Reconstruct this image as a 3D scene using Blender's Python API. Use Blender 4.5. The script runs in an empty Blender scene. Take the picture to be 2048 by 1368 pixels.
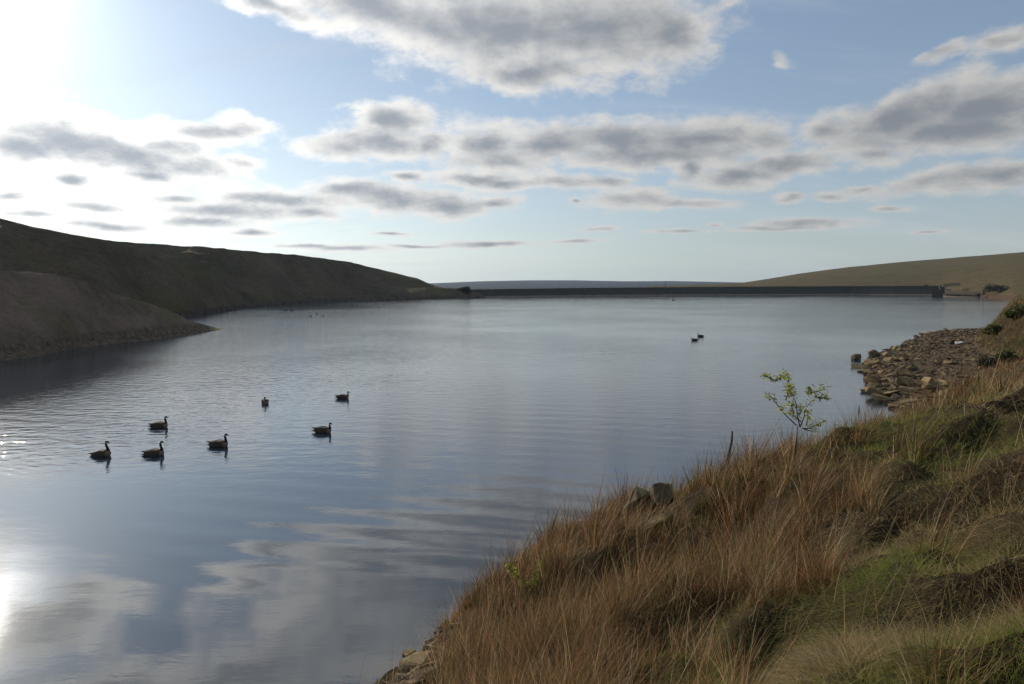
import bpy, bmesh, math, random
import numpy as np
from mathutils import Vector, Matrix, noise as mnoise
random.seed(7); RNG = np.random.default_rng(7)
R = math.radians
scn = bpy.context.scene
COL = scn.collection

# ------------------------------------------------------------------ camera
CAM_H = 6.0; FPX = 1400.0; PITCH = math.atan(111 / 1400)
cd = bpy.data.cameras.new('camera'); cam = bpy.data.objects.new('camera', cd); COL.objects.link(cam)
cd.sensor_width = 36; cd.lens = 36 * FPX / 2048; cd.clip_start = 0.05; cd.clip_end = 60000
cam.location = (0, 0, CAM_H); cam.rotation_euler = (math.pi / 2 - PITCH, 0, 0)
scn.camera = cam
sp, cp = math.sin(PITCH), math.cos(PITCH)

def ray(px, py):
    x = (px - 1024) / FPX; y = -(py - 684) / FPX
    return Vector((x, cp + y * sp, -sp + y * cp))
def P(px, py, z=0.0):
    d = ray(px, py); t = (z - CAM_H) / d.z
    return Vector((d.x * t, d.y * t, z))
def PD(px, py, D):
    d = ray(px, py); t = D / d.y
    return Vector((d.x * t, D, CAM_H + d.z * t))

# ------------------------------------------------------------------ light
SUN_AZ, SUN_EL = R(-38.5), R(20.5)            # azimuth measured from +Y towards +X
sdir = Vector((math.sin(SUN_AZ) * math.cos(SUN_EL), math.cos(SUN_AZ) * math.cos(SUN_EL), math.sin(SUN_EL)))
ld = bpy.data.lights.new('sun', 'SUN'); lo = bpy.data.objects.new('sun', ld); COL.objects.link(lo)
ld.energy = 4.3; ld.angle = R(0.55); ld.color = (1.0, 0.83, 0.62)
lo.rotation_euler = sdir.to_track_quat('Z', 'Y').to_euler(); lo.location = (-40, 50, 40)
scn.view_settings.view_transform = 'Standard'; scn.view_settings.look = 'None'
scn.view_settings.exposure = 0.0; scn.view_settings.gamma = 1.0
scn.render.engine = 'CYCLES'
scn.cycles.max_bounces = 6; scn.cycles.transparent_max_bounces = 8
scn.cycles.use_denoising = True; scn.cycles.denoising_input_passes = 'RGB_ALBEDO_NORMAL'; scn.cycles.denoising_prefilter = 'ACCURATE'
scn.cycles.sample_clamp_indirect = 6

# ------------------------------------------------------------------ node helpers
class NT:
    def __init__(s, tree): s.t = tree; tree.nodes.clear()
    def n(s, typ, **kw):
        nd = s.t.nodes.new(typ)
        for k, v in kw.items(): setattr(nd, k, v)
        return nd
    def link(s, a, b): s.t.links.new(a, b)
    def put(s, sock, v):
        if isinstance(v, bpy.types.NodeSocket): s.t.links.new(v, sock)
        elif v is not None: sock.default_value = v
    def math(s, op, a, b=None, c=None, clamp=False):
        nd = s.n('ShaderNodeMath', operation=op, use_clamp=clamp)
        s.put(nd.inputs[0], a)
        if b is not None: s.put(nd.inputs[1], b)
        if c is not None: s.put(nd.inputs[2], c)
        return nd.outputs[0]
    def vm(s, op, a, b=None, scale=None):
        nd = s.n('ShaderNodeVectorMath', operation=op)
        s.put(nd.inputs[0], a)
        if b is not None: s.put(nd.inputs[1], b)
        if scale is not None: s.put(nd.inputs['Scale'], scale)
        return nd.outputs['Value'] if op in ('LENGTH', 'DOT_PRODUCT', 'DISTANCE') else nd.outputs[0]
    def noise(s, vec, scale, detail=4, rough=0.5, dist=0.0, color=False):
        nd = s.n('ShaderNodeTexNoise'); nd.inputs['Scale'].default_value = scale
        nd.inputs['Detail'].default_value = detail; nd.inputs['Roughness'].default_value = rough
        nd.inputs['Distortion'].default_value = dist
        if vec is not None: s.link(vec, nd.inputs['Vector'])
        return nd.outputs['Color' if color else 'Fac']
    def mapr(s, v, a, b, c=0.0, d=1.0, smooth=False):
        nd = s.n('ShaderNodeMapRange', interpolation_type='SMOOTHSTEP' if smooth else 'LINEAR')
        s.put(nd.inputs[0], v)
        for i, x in zip((1, 2, 3, 4), (a, b, c, d)): s.put(nd.inputs[i], x)
        return nd.outputs[0]
    def mix(s, f, a, b, mode='MIX'):
        nd = s.n('ShaderNodeMix', data_type='RGBA', blend_type=mode)
        s.put(nd.inputs[0], f); s.put(nd.inputs[6], col(a)); s.put(nd.inputs[7], col(b))
        return nd.outputs[2]
    def ramp(s, f, stops):
        nd = s.n('ShaderNodeValToRGB'); cr = nd.color_ramp
        while len(cr.elements) < len(stops): cr.elements.new(0.5)
        for e, (p, c) in zip(cr.elements, stops): e.position = p; e.color = col(c)
        s.put(nd.inputs[0], f); return nd.outputs[0]
def col(c):
    if isinstance(c, tuple) and len(c) == 3: return (*c, 1.0)
    return c

# ------------------------------------------------------------------ world: sky with clouds, anchored to directions
SKY_STR = 0.1
world = bpy.data.worlds.new('World'); scn.world = world; world.use_nodes = True
w = NT(world.node_tree)
tc = w.n('ShaderNodeTexCoord')
D0 = w.vm('NORMALIZE', tc.outputs['Generated'])
sep = w.n('ShaderNodeSeparateXYZ'); w.link(D0, sep.inputs[0])
az = w.math('ARCTAN2', sep.outputs[0], sep.outputs[1])
el = w.math('ARCSINE', sep.outputs[2])
sky = w.n('ShaderNodeTexSky', sky_type='NISHITA'); sky.sun_disc = False
sky.sun_elevation = SUN_EL; sky.sun_rotation = SUN_AZ
sky.altitude = 300; sky.air_density = 1.0; sky.dust_density = 0.35; sky.ozone_density = 1.2
CL = [  # cloud masses: centre x, y, radius x, y, tilt
 (740,12,260,62,-12),(1000,60,300,105,-5),(1200,60,200,105,0),(1060,145,150,42,0),(540,5,170,38,-14),(900,-70,460,110,0),(1340,60,90,70,0),
 (700,-190,400,110,-8),(420,-300,330,90,-8),(1150,-190,260,90,0),(60,-130,140,80,0),(120,-330,220,90,0),(-260,-40,200,90,0),(-300,250,260,60,0),
 (120,280,190,70,-10),(240,305,230,58,-9),(30,290,130,62,0),(370,328,100,26,-12),(140,362,45,15,0),(25,394,50,13,4),(300,350,65,13,0),(400,322,70,15,-14),
 (480,258,60,24,-3),(410,262,80,24,0),(350,290,70,26,0),(470,325,50,12,0),
 (790,245,100,42,6),(760,290,130,34,0),(690,300,80,22,0),(860,290,50,32,0),
 (970,285,85,42,0),(1110,290,130,44,0),(1250,282,160,48,0),(1400,278,170,44,0),(1330,312,190,26,0),(1000,318,110,26,0),(1510,284,75,24,-3),
 (1570,330,110,24,3),(1480,350,110,32,5),(1380,340,42,32,0),
 (1800,235,180,55,12),(1960,220,200,66,6),(1900,265,260,48,0),(2120,210,180,80,0),(1740,305,50,24,0),(1650,262,60,28,10),(2320,240,200,90,0),
 (1990,352,170,26,3),(1850,370,100,18,6),(2140,350,120,34,0),
 (1975,92,60,20,4),(1880,108,35,16,20),(1577,115,20,11,-25),(1440,12,34,12,20),
 (1130,365,100,15,-3),(1215,365,42,13,0),(950,358,80,12,0),(1010,368,60,10,0),(820,355,40,9,0),
 (790,398,150,26,-2),(900,408,80,20,0),(700,378,80,15,2),(1000,404,42,12,0),(560,400,150,16,0),(460,425,150,16,0),(620,425,60,12,0),(340,400,60,10,0),
 (190,414,80,9,0),(210,450,95,11,-2),(400,444,100,11,0),(500,466,50,6,0),(70,430,90,9,0),
 (1270,400,85,19,3),(1380,408,85,9,-3),(1610,447,100,9,-1),(1560,456,100,6,0),(1360,465,65,5,0),(1430,450,22,5,0),(1780,420,36,7,0),
 (1660,392,34,9,0),(1720,382,30,8,0),(1580,395,32,9,0),(980,488,95,6,1),(1200,457,36,5,0),(1150,483,50,4,0),(700,497,80,5,0),(610,492,60,4,0),
 (1850,463,40,3,0),(830,492,60,4,0),(780,466,40,4,0),(1150,403,12,6,0),
]
def azel(px, py):
    d = ray(px, py).normalized(); return math.atan2(d.x, d.y), math.asin(d.z)
plane = w.vm('MULTIPLY', D0, (1.0, 1.0, 0.0))
inv = w.math('DIVIDE', 1.0, w.math('ADD', w.math('MAXIMUM', sep.outputs[2], 0.0), 0.35))
plane = w.vm('SCALE', plane, scale=inv)
wc = w.vm('SUBTRACT', w.noise(plane, 5.0, 5, 0.6, color=True), (0.5, 0.5, 0.5))
amp = w.math('MULTIPLY', w.math('ADD', w.math('MAXIMUM', el, 0.0), 0.03), 0.24)
cmb = w.n('ShaderNodeCombineXYZ'); w.link(az, cmb.inputs[0]); w.link(el, cmb.inputs[1])
wv = w.vm('MULTIPLY', w.vm('SCALE', wc, scale=amp), (1.3, 0.55, 0.0))
q = w.vm('ADD', cmb.outputs[0], wv)
fld = None
for (cx, cy, rx, ry, rot) in CL:
    if cx < 1100 and cy > 330: ry *= 1.2; rx *= 1.05
    a0, e0 = azel(cx, cy); a1, _ = azel(cx - rx, cy); a2, _ = azel(cx + rx, cy); _, e1 = azel(cx, cy - ry); _, e2 = azel(cx, cy + ry)
    m = w.n('ShaderNodeMapping', vector_type='TEXTURE')
    off_ = min(max(0.62 - ry / 75, 0.0), 0.40) if (cx, cy) not in ((1577, 115), (1440, 12)) else 0.7          # small clouds stay thin
    if cx < 1100 and cy > 330: off_ *= 0.45
    if cy < -100: off_ = 0.30
    grow = (1.12 if ry > 26 else 1.32) / math.sqrt(1 - off_ * off_)
    m.inputs['Location'].default_value = (a0, e0, off_)
    m.inputs['Rotation'].default_value = (0, 0, R(rot))
    m.inputs['Scale'].default_value = (abs(a2 - a1) / 2 * grow, abs(e2 - e1) / 2 * grow, 1)
    if fld is None: w.link(q, m.inputs['Vector'])
    else:      # chained so that the shader compiler evaluates the clouds one after the other
        ch = w.n('ShaderNodeVectorMath', operation='MULTIPLY_ADD'); w.link(fld, ch.inputs[0]); ch.inputs[1].default_value = (1e-7, 1e-7, 0); w.link(q, ch.inputs[2]); w.link(ch.outputs[0], m.inputs['Vector'])
    r = w.vm('LENGTH', m.outputs[0])
    fld = r if fld is None else w.math('SMOOTH_MIN', fld, r, 0.5)
n1 = w.noise(plane, 11.0, 10, 0.62, 0.1)
n2 = w.noise(plane, 3.0, 3, 0.5)
nE = w.math('SUBTRACT', n1, 0.5)
core = w.math('SUBTRACT', 1.0, fld)
n1b = w.noise(w.vm('ADD', plane, (sdir.x * 0.036, sdir.y * 0.036, 0.0)), 11.0, 7, 0.6, 0.1)
relief = w.math('SUBTRACT', n1, n1b)
Dn = w.math('ADD', w.math('ADD', core, 0.05), w.math('MULTIPLY', nE, 1.7))
alpha = w.mapr(Dn, -0.15, 0.50, smooth=True)
thick = w.math('ADD', w.math('ADD', core, w.math('MULTIPLY', nE, 0.55)), w.math('MULTIPLY', w.math('SUBTRACT', n2, 0.5), 0.30))
thick = w.math('SUBTRACT', thick, w.math('MULTIPLY', relief, 0.9))
thick = w.mapr(thick, 0.12, 0.98, smooth=True)
cosang = w.vm('DOT_PRODUCT', D0, tuple(sdir))
near = w.math('MAXIMUM', cosang, 0.0)
outm = w.math('MAXIMUM', w.mapr(sep.outputs[1], 0.45, 0.15), w.mapr(sep.outputs[2], 0.62, 0.75))
gen = w.math('MULTIPLY', w.mapr(w.noise(plane, 1.5, 7, 0.6), 0.47, 0.60, smooth=True), outm)  # unseen clouds behind and overhead, added to lift the ambient light
alpha = w.math('MAXIMUM', alpha, gen)
glow1 = w.math('POWER', near, 5.0)
glow2 = w.math('POWER', near, 26.0)
glow3 = w.math('POWER', near, 150.0)
S = 1 / SKY_STR
def add(a, b): return w.mix(1.0, a, b, 'ADD')
def mulc(v, c):
    cc = w.n('ShaderNodeCombineXYZ')
    for i in range(3): w.put(cc.inputs[i], w.math('MULTIPLY', v, c[i] * S))
    return cc.outputs[0]
zc_ = w.math('MINIMUM', w.math('MAXIMUM', sep.outputs[2], 0.0), 1.0)
base = w.mix(1.0, sky.outputs[0], (0.62, 0.78, 0.95), 'MULTIPLY')
hzc = mulc(w.math('ADD', 0.52, w.math('MULTIPLY', glow1, 1.25)), (0.99, 1.02, 0.95))
base = w.mix(0.32, base, tuple(x * S for x in (0.42, 0.51, 0.60)))
base = add(base, mulc(w.math('POWER', near, 3.0), (0.07, 0.075, 0.075)))
hzf = w.math('MULTIPLY', w.math('POWER', w.math('SUBTRACT', 1.0, zc_), 7.0), 0.85)
base = w.mix(hzf, base, hzc)
base = add(base, mulc(w.math('POWER', near, 10.0), (0.07, 0.07, 0.068)))
base = add(base, mulc(glow2, (0.09, 0.09, 0.09)))
base = add(base, mulc(glow3, (0.7, 0.69, 0.66)))
base = add(base, mulc(w.math('POWER', near, 700.0), (4.5, 4.3, 4.0)))
# thin high streaks
stm = w.n('ShaderNodeMapping'); stm.inputs['Rotation'].default_value = (0, 0, R(20)); stm.inputs['Scale'].default_value = (0.8, 4, 1)
w.link(plane, stm.inputs[0])
st = w.mapr(w.noise(stm.outputs[0], 1.4, 6, 0.6), 0.46, 0.8, 0, 0.34, True)
base = w.mix(st, base, tuple(x * S for x in (0.62, 0.66, 0.70)))
bright = add(mulc(w.math('ADD', w.mapr(outm, 0, 1, 0.56, 0.55), w.math('MULTIPLY', glow1, 0.75)), (1.02, 1.0, 0.96)), mulc(glow2, (0.55, 0.51, 0.43)))
dark = add(mulc(w.math('ADD', 0.245, w.math('MULTIPLY', glow1, 0.27)), (0.92, 1.0, 1.12)), mulc(glow3, (0.25, 0.24, 0.21)))
cc = w.mix(thick, bright, dark)
skyc = w.mix(w.math('MULTIPLY', alpha, 0.96), base, cc)
bg = w.n('ShaderNodeBackground'); w.link(skyc, bg.inputs[0]); bg.inputs[1].default_value = SKY_STR
wo = w.n('ShaderNodeOutputWorld'); w.link(bg.outputs[0], wo.inputs[0])

# ------------------------------------------------------------------ object helpers
def tag(o, label=None, cat=None, group=None, kind=None):
    if label: o['label'] = label
    if cat: o['category'] = cat
    if group: o['group'] = group
    if kind: o['kind'] = kind
    return o
def link(name, me, parent=None, mats=()):
    o = bpy.data.objects.new(name, me); COL.objects.link(o)
    for m in mats: me.materials.append(m)
    if parent: o.parent = parent
    return o
def empty(name, loc, rz=0.0):
    o = bpy.data.objects.new(name, None); COL.objects.link(o); o.location = loc; o.rotation_euler = (0, 0, rz)
    o.empty_display_size = 0.3; return o
def mesh_np(name, V, F, smooth=True, colors=None):
    """V (n,3), F (m,k) array of equal sized faces"""
    V = np.asarray(V, np.float32); F = np.asarray(F, np.int32); m, k = F.shape
    me = bpy.data.meshes.new(name)
    me.vertices.add(len(V)); me.vertices.foreach_set('co', V.ravel())
    me.loops.add(m * k); me.loops.foreach_set('vertex_index', F.ravel())
    me.polygons.add(m); me.polygons.foreach_set('loop_start', np.arange(0, m * k, k, dtype=np.int32))
    me.polygons.foreach_set('use_smooth', np.full(m, smooth))
    if colors is not None:
        a = me.color_attributes.new('tint', 'FLOAT_COLOR', 'POINT')
        c = np.ones((len(V), 4), np.float32); c[:, :3] = colors; a.data.foreach_set('color', c.ravel())
    me.update(calc_edges=True); me.validate(); return me
def grid_faces(nu, nv):
    i = np.arange(nu - 1)[:, None]; j = np.arange(nv - 1)[None, :]
    a = i * nv + j
    return np.stack([a, a + nv, a + nv + 1, a + 1], -1).reshape(-1, 4)

_perm = RNG.integers(0, 1 << 16, 4096)
def vnoise(x, y, seed=0):
    xi = np.floor(x).astype(np.int64); yi = np.floor(y).astype(np.int64); fx = x - xi; fy = y - yi
    fx = fx * fx * fx * (fx * (fx * 6 - 15) + 10); fy = fy * fy * fy * (fy * (fy * 6 - 15) + 10)
    def h(a, b): return (_perm[(_perm[(a + seed * 131) & 4095] + b * 7 + seed) & 4095] & 0xffff) / 65535.0
    return (h(xi, yi) * (1 - fx) + h(xi + 1, yi) * fx) * (1 - fy) + (h(xi, yi + 1) * (1 - fx) + h(xi + 1, yi + 1) * fx) * fy
def fbm(x, y, oct=5, seed=0, gain=0.5):
    s = 0; a = 1; t = 0
    for o in range(oct):
        s = s + a * (vnoise(x * 2**o + 17.3 * o, y * 2**o - 9.1 * o, seed + o) - 0.5); t += a; a *= gain
    return s / t * 2
def sstep(a, b, x):
    t = np.clip((x - a) / (b - a), 0, 1); return t * t * (3 - 2 * t)

# ------------------------------------------------------------------ materials
def newmat(name):
    m = bpy.data.materials.new(name); m.use_nodes = True; return m, NT(m.node_tree)
def finish(m, t, color, rough=0.9, bump=None, bstr=0.5, bdist=0.05, spec=0.2, **kw):
    b = t.n('ShaderNodeBsdfPrincipled'); t.put(b.inputs['Base Color'], col(color)); t.put(b.inputs['Roughness'], rough)
    b.inputs['Specular IOR Level'].default_value = spec
    if bump is not None:
        bn = t.n('ShaderNodeBump'); bn.inputs['Strength'].default_value = bstr; bn.inputs['Distance'].default_value = bdist
        t.link(bump, bn.inputs['Height']); t.link(bn.outputs[0], b.inputs['Normal'])
    o = t.n('ShaderNodeOutputMaterial'); t.link(b.outputs[0], o.inputs[0]); return m

def hill_mat(name, cols, scale, band=None, bandz=1.0, zsoft=0.5, bd=1.0, green=None):
    m, t = newmat(name); g = t.n('ShaderNodeNewGeometry'); p = g.outputs['Position']
    n = t.noise(p, scale, 8, 0.62); c = t.ramp(n, [(0.32, cols[0]), (0.5, cols[1]), (0.68, cols[2])])
    n2 = t.noise(p, scale * 5, 6, 0.7)
    c = t.mix(t.mapr(n2, 0.35, 0.7, 0.0, 0.55), c, cols[3])
    c = t.mix(t.mapr(t.noise(p, scale * 22, 5, 0.7), 0.45, 0.65, 0.0, 0.35), c, tuple(v * .55 for v in cols[0]))
    if green:
        c = t.mix(t.mapr(t.noise(p, scale * 0.6, 5, 0.6), 0.52, 0.7, 0.0, 0.6), c, green)
    if band:
        s = t.n('ShaderNodeSeparateXYZ'); t.link(p, s.inputs[0])
        zz = t.math('ADD', s.outputs[2], t.math('MULTIPLY', t.math('SUBTRACT', n2, 0.5), zsoft * 2))
        bc = t.mix(t.mapr(t.noise(p, scale * 14, 5, 0.7), 0.35, 0.65), band[0], band[1])
        c = t.mix(t.mapr(zz, bandz * 0.8, bandz * 1.15), bc, c)
    h = t.math('ADD', t.math('MULTIPLY', n, 0.6), n2)
    return finish(m, t, c, 0.95, h, 1.0, bd, 0.05)

M_hillL = hill_mat('moor_heather', [(0.050,0.040,0.030),(0.090,0.074,0.050),(0.13,0.108,0.066),(0.155,0.123,0.092)], 0.045, ((0.05,0.042,0.034),(0.12,0.10,0.08)), 1.1, 0.7, 2.2, green=(0.085,0.095,0.022))
M_hillS = hill_mat('moor_spur', [(0.085,0.064,0.050),(0.17,0.130,0.104),(0.25,0.190,0.145),(0.29,0.22,0.175)], 0.16, ((0.07,0.06,0.048),(0.22,0.17,0.12)), 1.3, 0.5, 1.0, green=(0.11,0.12,0.03))
M_hillR = hill_mat('moor_grass', [(0.070,0.062,0.028),(0.125,0.100,0.055),(0.10,0.098,0.035),(0.15,0.115,0.07)], 0.03, ((0.12,0.07,0.05),(0.10,0.07,0.05)), 1.6, 0.5, 5.0, green=(0.075,0.085,0.022))
M_far = hill_mat('far_moor', [(0.012,0.015,0.02),(0.03,0.030,0.034),(0.02,0.024,0.026),(0.035,0.033,0.035)], 0.002, None, 1, .5, 20)

def stone_mat(name, a, b, c, lichen=(0.20,0.19,0.07)):
    m, t = newmat(name); tcn = t.n('ShaderNodeTexCoord'); oi = t.n('ShaderNodeObjectInfo')
    off = t.vm('SCALE', oi.outputs['Location'], scale=1.37); p = t.vm('ADD', tcn.outputs['Object'], off)
    n = t.noise(p, 2.5, 8, 0.65); cc = t.ramp(n, [(0.3, a), (0.5, b), (0.7, c)])
    cc = t.mix(t.mapr(oi.outputs['Random'], 0, 1, 0.0, 0.65), cc, t.ramp(oi.outputs['Random'], [(0.0, (0.11,0.074,0.040)), (0.3, (0.23,0.165,0.088)), (0.55, (0.075,0.058,0.038)), (0.8, (0.165,0.10,0.055)), (1.0, (0.28,0.21,0.12))]))
    sn = t.n('ShaderNodeSeparateXYZ'); g = t.n('ShaderNodeNewGeometry'); t.link(g.outputs['Normal'], sn.inputs[0])
    lf = t.math('MULTIPLY', t.mapr(sn.outputs[2], 0.0, 0.7), t.mapr(t.noise(p, 3.5, 5, 0.7), 0.48, 0.6, 0, 0.75))
    cc = t.mix(lf, cc, lichen)
    sp_ = t.mapr(t.noise(p, 22, 4, 0.7), 0.55, 0.68, 0, 0.5); cc = t.mix(sp_, cc, (0.05,0.045,0.04))
    h = t.math('ADD', t.noise(p, 5, 9, 0.7), t.math('MULTIPLY', t.noise(p, 30, 4, 0.7), 0.3))
    return finish(m, t, cc, 0.85, h, 0.8, 0.06, 0.25)
M_stone = stone_mat('gritstone', (0.085,0.06,0.036), (0.18,0.13,0.072), (0.25,0.19,0.11))
M_dark = stone_mat('dark_gritstone', (0.055,0.046,0.034), (0.095,0.078,0.052), (0.14,0.115,0.075))

# ------------------------------------------------------------------ generic lofted hill
def interp(tab, x):
    xs = [a for a, _ in tab]; return np.interp(x, xs, [b for _, b in tab])
def hill(name, mat, x0, x1, shore, ridge, rdepth, nu=260, nv=70, shape=0.75, amp=0.05, nscale=0.02, seed=1, back=1.0, folds=(), zf=None, fdepth=None, bench=0.0, ysmooth=0.0):
    xs = np.linspace(x0, x1, nu); V = []
    for i, x in enumerate(xs):
        ry = float(interp(ridge, x)); rd = float(interp(rdepth, x))
        rp = PD(x, ry, rd)
        if fdepth is not None:
            fd = float(interp(fdepth, x)); d = ray(x, 573); f = Vector((d.x / d.y * fd, fd, float(interp(zf, x))))
        else:
            f = P(x, float(interp(shore, x)), 0.0)
        hd = Vector((rp.x - f.x, rp.y - f.y, 0)); L = max(hd.length, 1e-3); hd.normalize()
        col_ = [Vector((f.x, f.y, f.z - 2.5)) - hd * 6 * min(1, L / 20), ]
        for j in range(nv):
            v = j / (nv - 1); q_ = v
            s = v ** shape if shape < 1 else v ** shape
            if bench > 0: s = np.interp(v, [0, bench, 1], [0, bench * 0.25, 1]) ; s = s ** (shape) if v > bench else (bench*0.25)**shape * (v / bench)
            z = f.z + (rp.z - f.z) * s
            p = f.lerp(rp, v); col_.append(Vector((p.x, p.y, z)))
        dep = L * back + 10
        for k in (0.12, 0.3, 0.6, 1.0):
            p = rp + hd * dep * k; col_.append(Vector((p.x, p.y, rp.z - (rp.z + 4) * (k ** 1.7))))
        V.append(col_)
    nvv = len(V[0]); A = np.array([[tuple(p) for p in c] for c in V])
    vv = np.concatenate([[0], np.linspace(0, 1, nv), [1] * 4])[None, :]
    hgt = np.maximum(A[:, nv, 2] - A[:, 1, 2], 0.2)[:, None]
    n = fbm(A[..., 0] * nscale, A[..., 1] * nscale, 6, seed, 0.55)
    gul = -np.abs(fbm(A[..., 0] * nscale * 0.8, A[..., 1] * nscale * 0.35, 4, seed + 20)) + 0.2
    A[..., 2] += (n * 0.55 + gul * 0.6) * amp * hgt * np.sin(np.pi * np.clip(vv, 0, 1)) ** 1.1 * np.clip((1 - vv) * 5, 0, 1)
    A[..., 2] += fbm(A[..., 0] * nscale * 9, A[..., 1] * nscale * 9, 4, seed + 5) * amp * 0.09 * np.minimum(hgt, 30) * np.clip(vv * 6, 0, 1)
    for fx_, fw_, fd2 in folds:
        A[..., 2] -= fd2 * hgt * np.exp(-((xs[:, None] - fx_ - 60 * (1 - vv)) / fw_) ** 2) * np.sin(np.pi * np.clip(vv, 0, 1)) ** 2 * (vv < 1)
    me = mesh_np(name, A.reshape(-1, 3), grid_faces(nu, nvv)[:, ::-1])
    o = link(name, me, None, [mat]); tag(o, kind='structure'); return o

# ground sheet reaching the horizon
gm, t_ = newmat('moor_ground'); gg = t_.n('ShaderNodeNewGeometry')
finish(gm, t_, t_.ramp(t_.noise(gg.outputs['Position'], 0.01, 8, 0.6), [(0.35, (0.05,0.045,0.025)), (0.65, (0.10,0.085,0.045))]), 0.95, spec=0.05)
rr = np.array([0.0, 200, 800, 2500, 5000, 7600]); th = np.linspace(0, 2 * np.pi, 97)
gv = np.stack([np.outer(rr, np.cos(th)), np.outer(rr, np.sin(th)), np.full((6, 97), -5.0)], -1)
tag(link('ground', mesh_np('ground', gv.reshape(-1, 3), grid_faces(6, 97)), None, [gm]), kind='structure')

# far moor beyond the dam
hill('far_hills', M_far, 300, 2100, None, [(300,566),(865,566.5),(960,562.5),(1060,560.5),(1150,560.5),(1250,562.5),(1340,562),(1420,563.5),(1500,565),(2100,566)], [(300,5200),(1100,5600),(2100,5200)],
     nu=200, nv=20, shape=0.8, amp=0.04, nscale=0.0012, seed=3, back=0.3, fdepth=[(300,3200),(2100,3200)], zf=[(300,-6),(2100,-6)])
hill('hill', M_hillL, -500, 962, [(-500,612),(480,612),(560,606.5),(640,603.5),(700,601),(800,599),(900,597),(962,596)],
     [(-500,440),(150,470),(230,482),(330,489),(420,495),(520,504),(580,509),(640,516),(700,524),(760,539),(800,548),(835,557),(868,571),(900,578),(962,594)],
     [(-500,225),(150,240),(420,252),(640,318),(760,362),(868,376),(962,366)], nu=420, nv=90, shape=0.86, amp=0.20, nscale=0.018, seed=11, back=1.5, folds=[(455,34,.30),(560,26,.2),(655,24,.22)])
hill('hill', M_hillL, -700, 575, [(-700,700),(0,668),(200,652),(300,642),(375,633),(450,622),(520,612),(560,607),(575,606)],
     [(-700,330),(-300,380),(0,437),(60,452),(130,466),(200,478),(250,490),(300,507),(350,527),(400,548),(460,575),(520,595),(560,604),(575,606)],
     [(-700,115),(0,121),(200,130),(300,146),(375,159),(400,164),(460,190),(520,222),(560,250),(575,253)], nu=420, nv=90, shape=0.76, amp=0.15, nscale=0.03, seed=23, back=1.2, folds=[(60,45,.18),(250,30,.2),(380,26,.22)])
hill('hill', M_hillL, 695, 972, [(695,601.2),(800,599),(900,597),(972,595.2)],
     [(695,599),(710,591),(740,583),(790,578),(850,575),(900,576),(940,580),(960,587),(972,594.5)],
     [(695,318),(850,350),(972,385)], nu=160, nv=30, shape=0.55, amp=0.15, nscale=0.05, seed=31, back=1.2)
hill('hill', M_hillS, -900, 446, [(-900,860),(-400,775),(0,722),(80,712),(150,697),(220,688),(300,680),(446,659.5)],
     [(-900,470),(-400,510),(0,543),(60,543),(120,550),(170,563),(220,585),(280,602),(330,617),(365,633),(375,640),(400,647),(446,659)],
     [(-900,44),(-400,52),(0,69),(200,80),(300,86),(365,91),(400,93.5),(446,99)], nu=420, nv=110, shape=0.74, amp=0.2, nscale=0.09, seed=41, back=0.7, folds=[(30,40,.14),(170,30,.14)], bench=0.12)
hill('hill', M_hillR, 1290, 2700, None,
     [(1290,573),(1400,569),(1480,566),(1540,557),(1600,547),(1650,540),(1700,534),(1800,524),(1900,516),(2048,504),(2300,480),(2700,450)],
     [(1290,1300),(1700,1150),(2048,950),(2700,700)], nu=420, nv=110, shape=0.85, amp=0.10, nscale=0.006, seed=53, back=0.8,
     fdepth=[(1290,640),(1700,560),(1800,540),(1884,500),(1950,412),(2030,330),(2300,200),(2700,130)], zf=[(1290,3.0),(1700,3.0),(1800,2.0),(1884,1.0),(1950,-0.3),(2700,-0.3)])

# air: pale haze over the whole place, the far moor fades to blue in it
hzm = bpy.data.materials.new('haze'); hzm.use_nodes = True; t_ = NT(hzm.node_tree)
pv = t_.n('ShaderNodeVolumePrincipled'); pv.inputs['Color'].default_value = (0.50,0.72,1.0,1); pv.inputs['Density'].default_value = 0.00006; pv.inputs['Anisotropy'].default_value = 0.2
t_.link(pv.outputs[0], t_.n('ShaderNodeOutputMaterial').inputs['Volume'])
bm = bmesh.new(); bmesh.ops.create_cube(bm, size=1); bmesh.ops.scale(bm, vec=(15600, 15600, 170), verts=bm.verts); bmesh.ops.translate(bm, vec=(0, 0, 77), verts=bm.verts)
me = bpy.data.meshes.new('haze'); bm.to_mesh(me); bm.free(); tag(link('haze', me, None, [hzm]), kind='stuff')

# ------------------------------------------------------------------ dam
DAMX = [900,960,1000,1100,1200,1350,1500,1600,1700,1800,1885]
wl = [(900,596.6),(1000,594.6),(1200,591.8),(1350,590.6),(1500,589.8),(1700,589.4),(1885,590.4)]
ct = [(900,582),(1000,580),(1200,577.2),(1343,576),(1500,574.6),(1700,573.6),(1885,573)]
def dampt(x):
    a = P(x, float(interp(wl, x)), 0.0); zc = CAM_H - (float(interp(ct, x)) - 573) / FPX * (a.y + 9)
    return a, zc
dm, t_ = newmat('dam_pitching'); g_ = t_.n('ShaderNodeNewGeometry'); p_ = g_.outputs['Position']
s_ = t_.n('ShaderNodeSeparateXYZ'); t_.link(p_, s_.inputs[0])
c_ = t_.mix(t_.mapr(t_.noise(p_, 0.8, 6, 0.7), 0.35, 0.65), (0.028,0.026,0.024), (0.055,0.05,0.043))
c_ = t_.mix(t_.mapr(t_.math('ADD', s_.outputs[2], t_.noise(p_, 0.3, 3)), 0.9, 1.3, 0.8, 0.0), c_, (0.22,0.17,0.14))
finish(dm, t_, c_, 0.9, t_.noise(p_, 2.5, 4, 0.6), 0.8, 0.4, 0.1)
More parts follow.
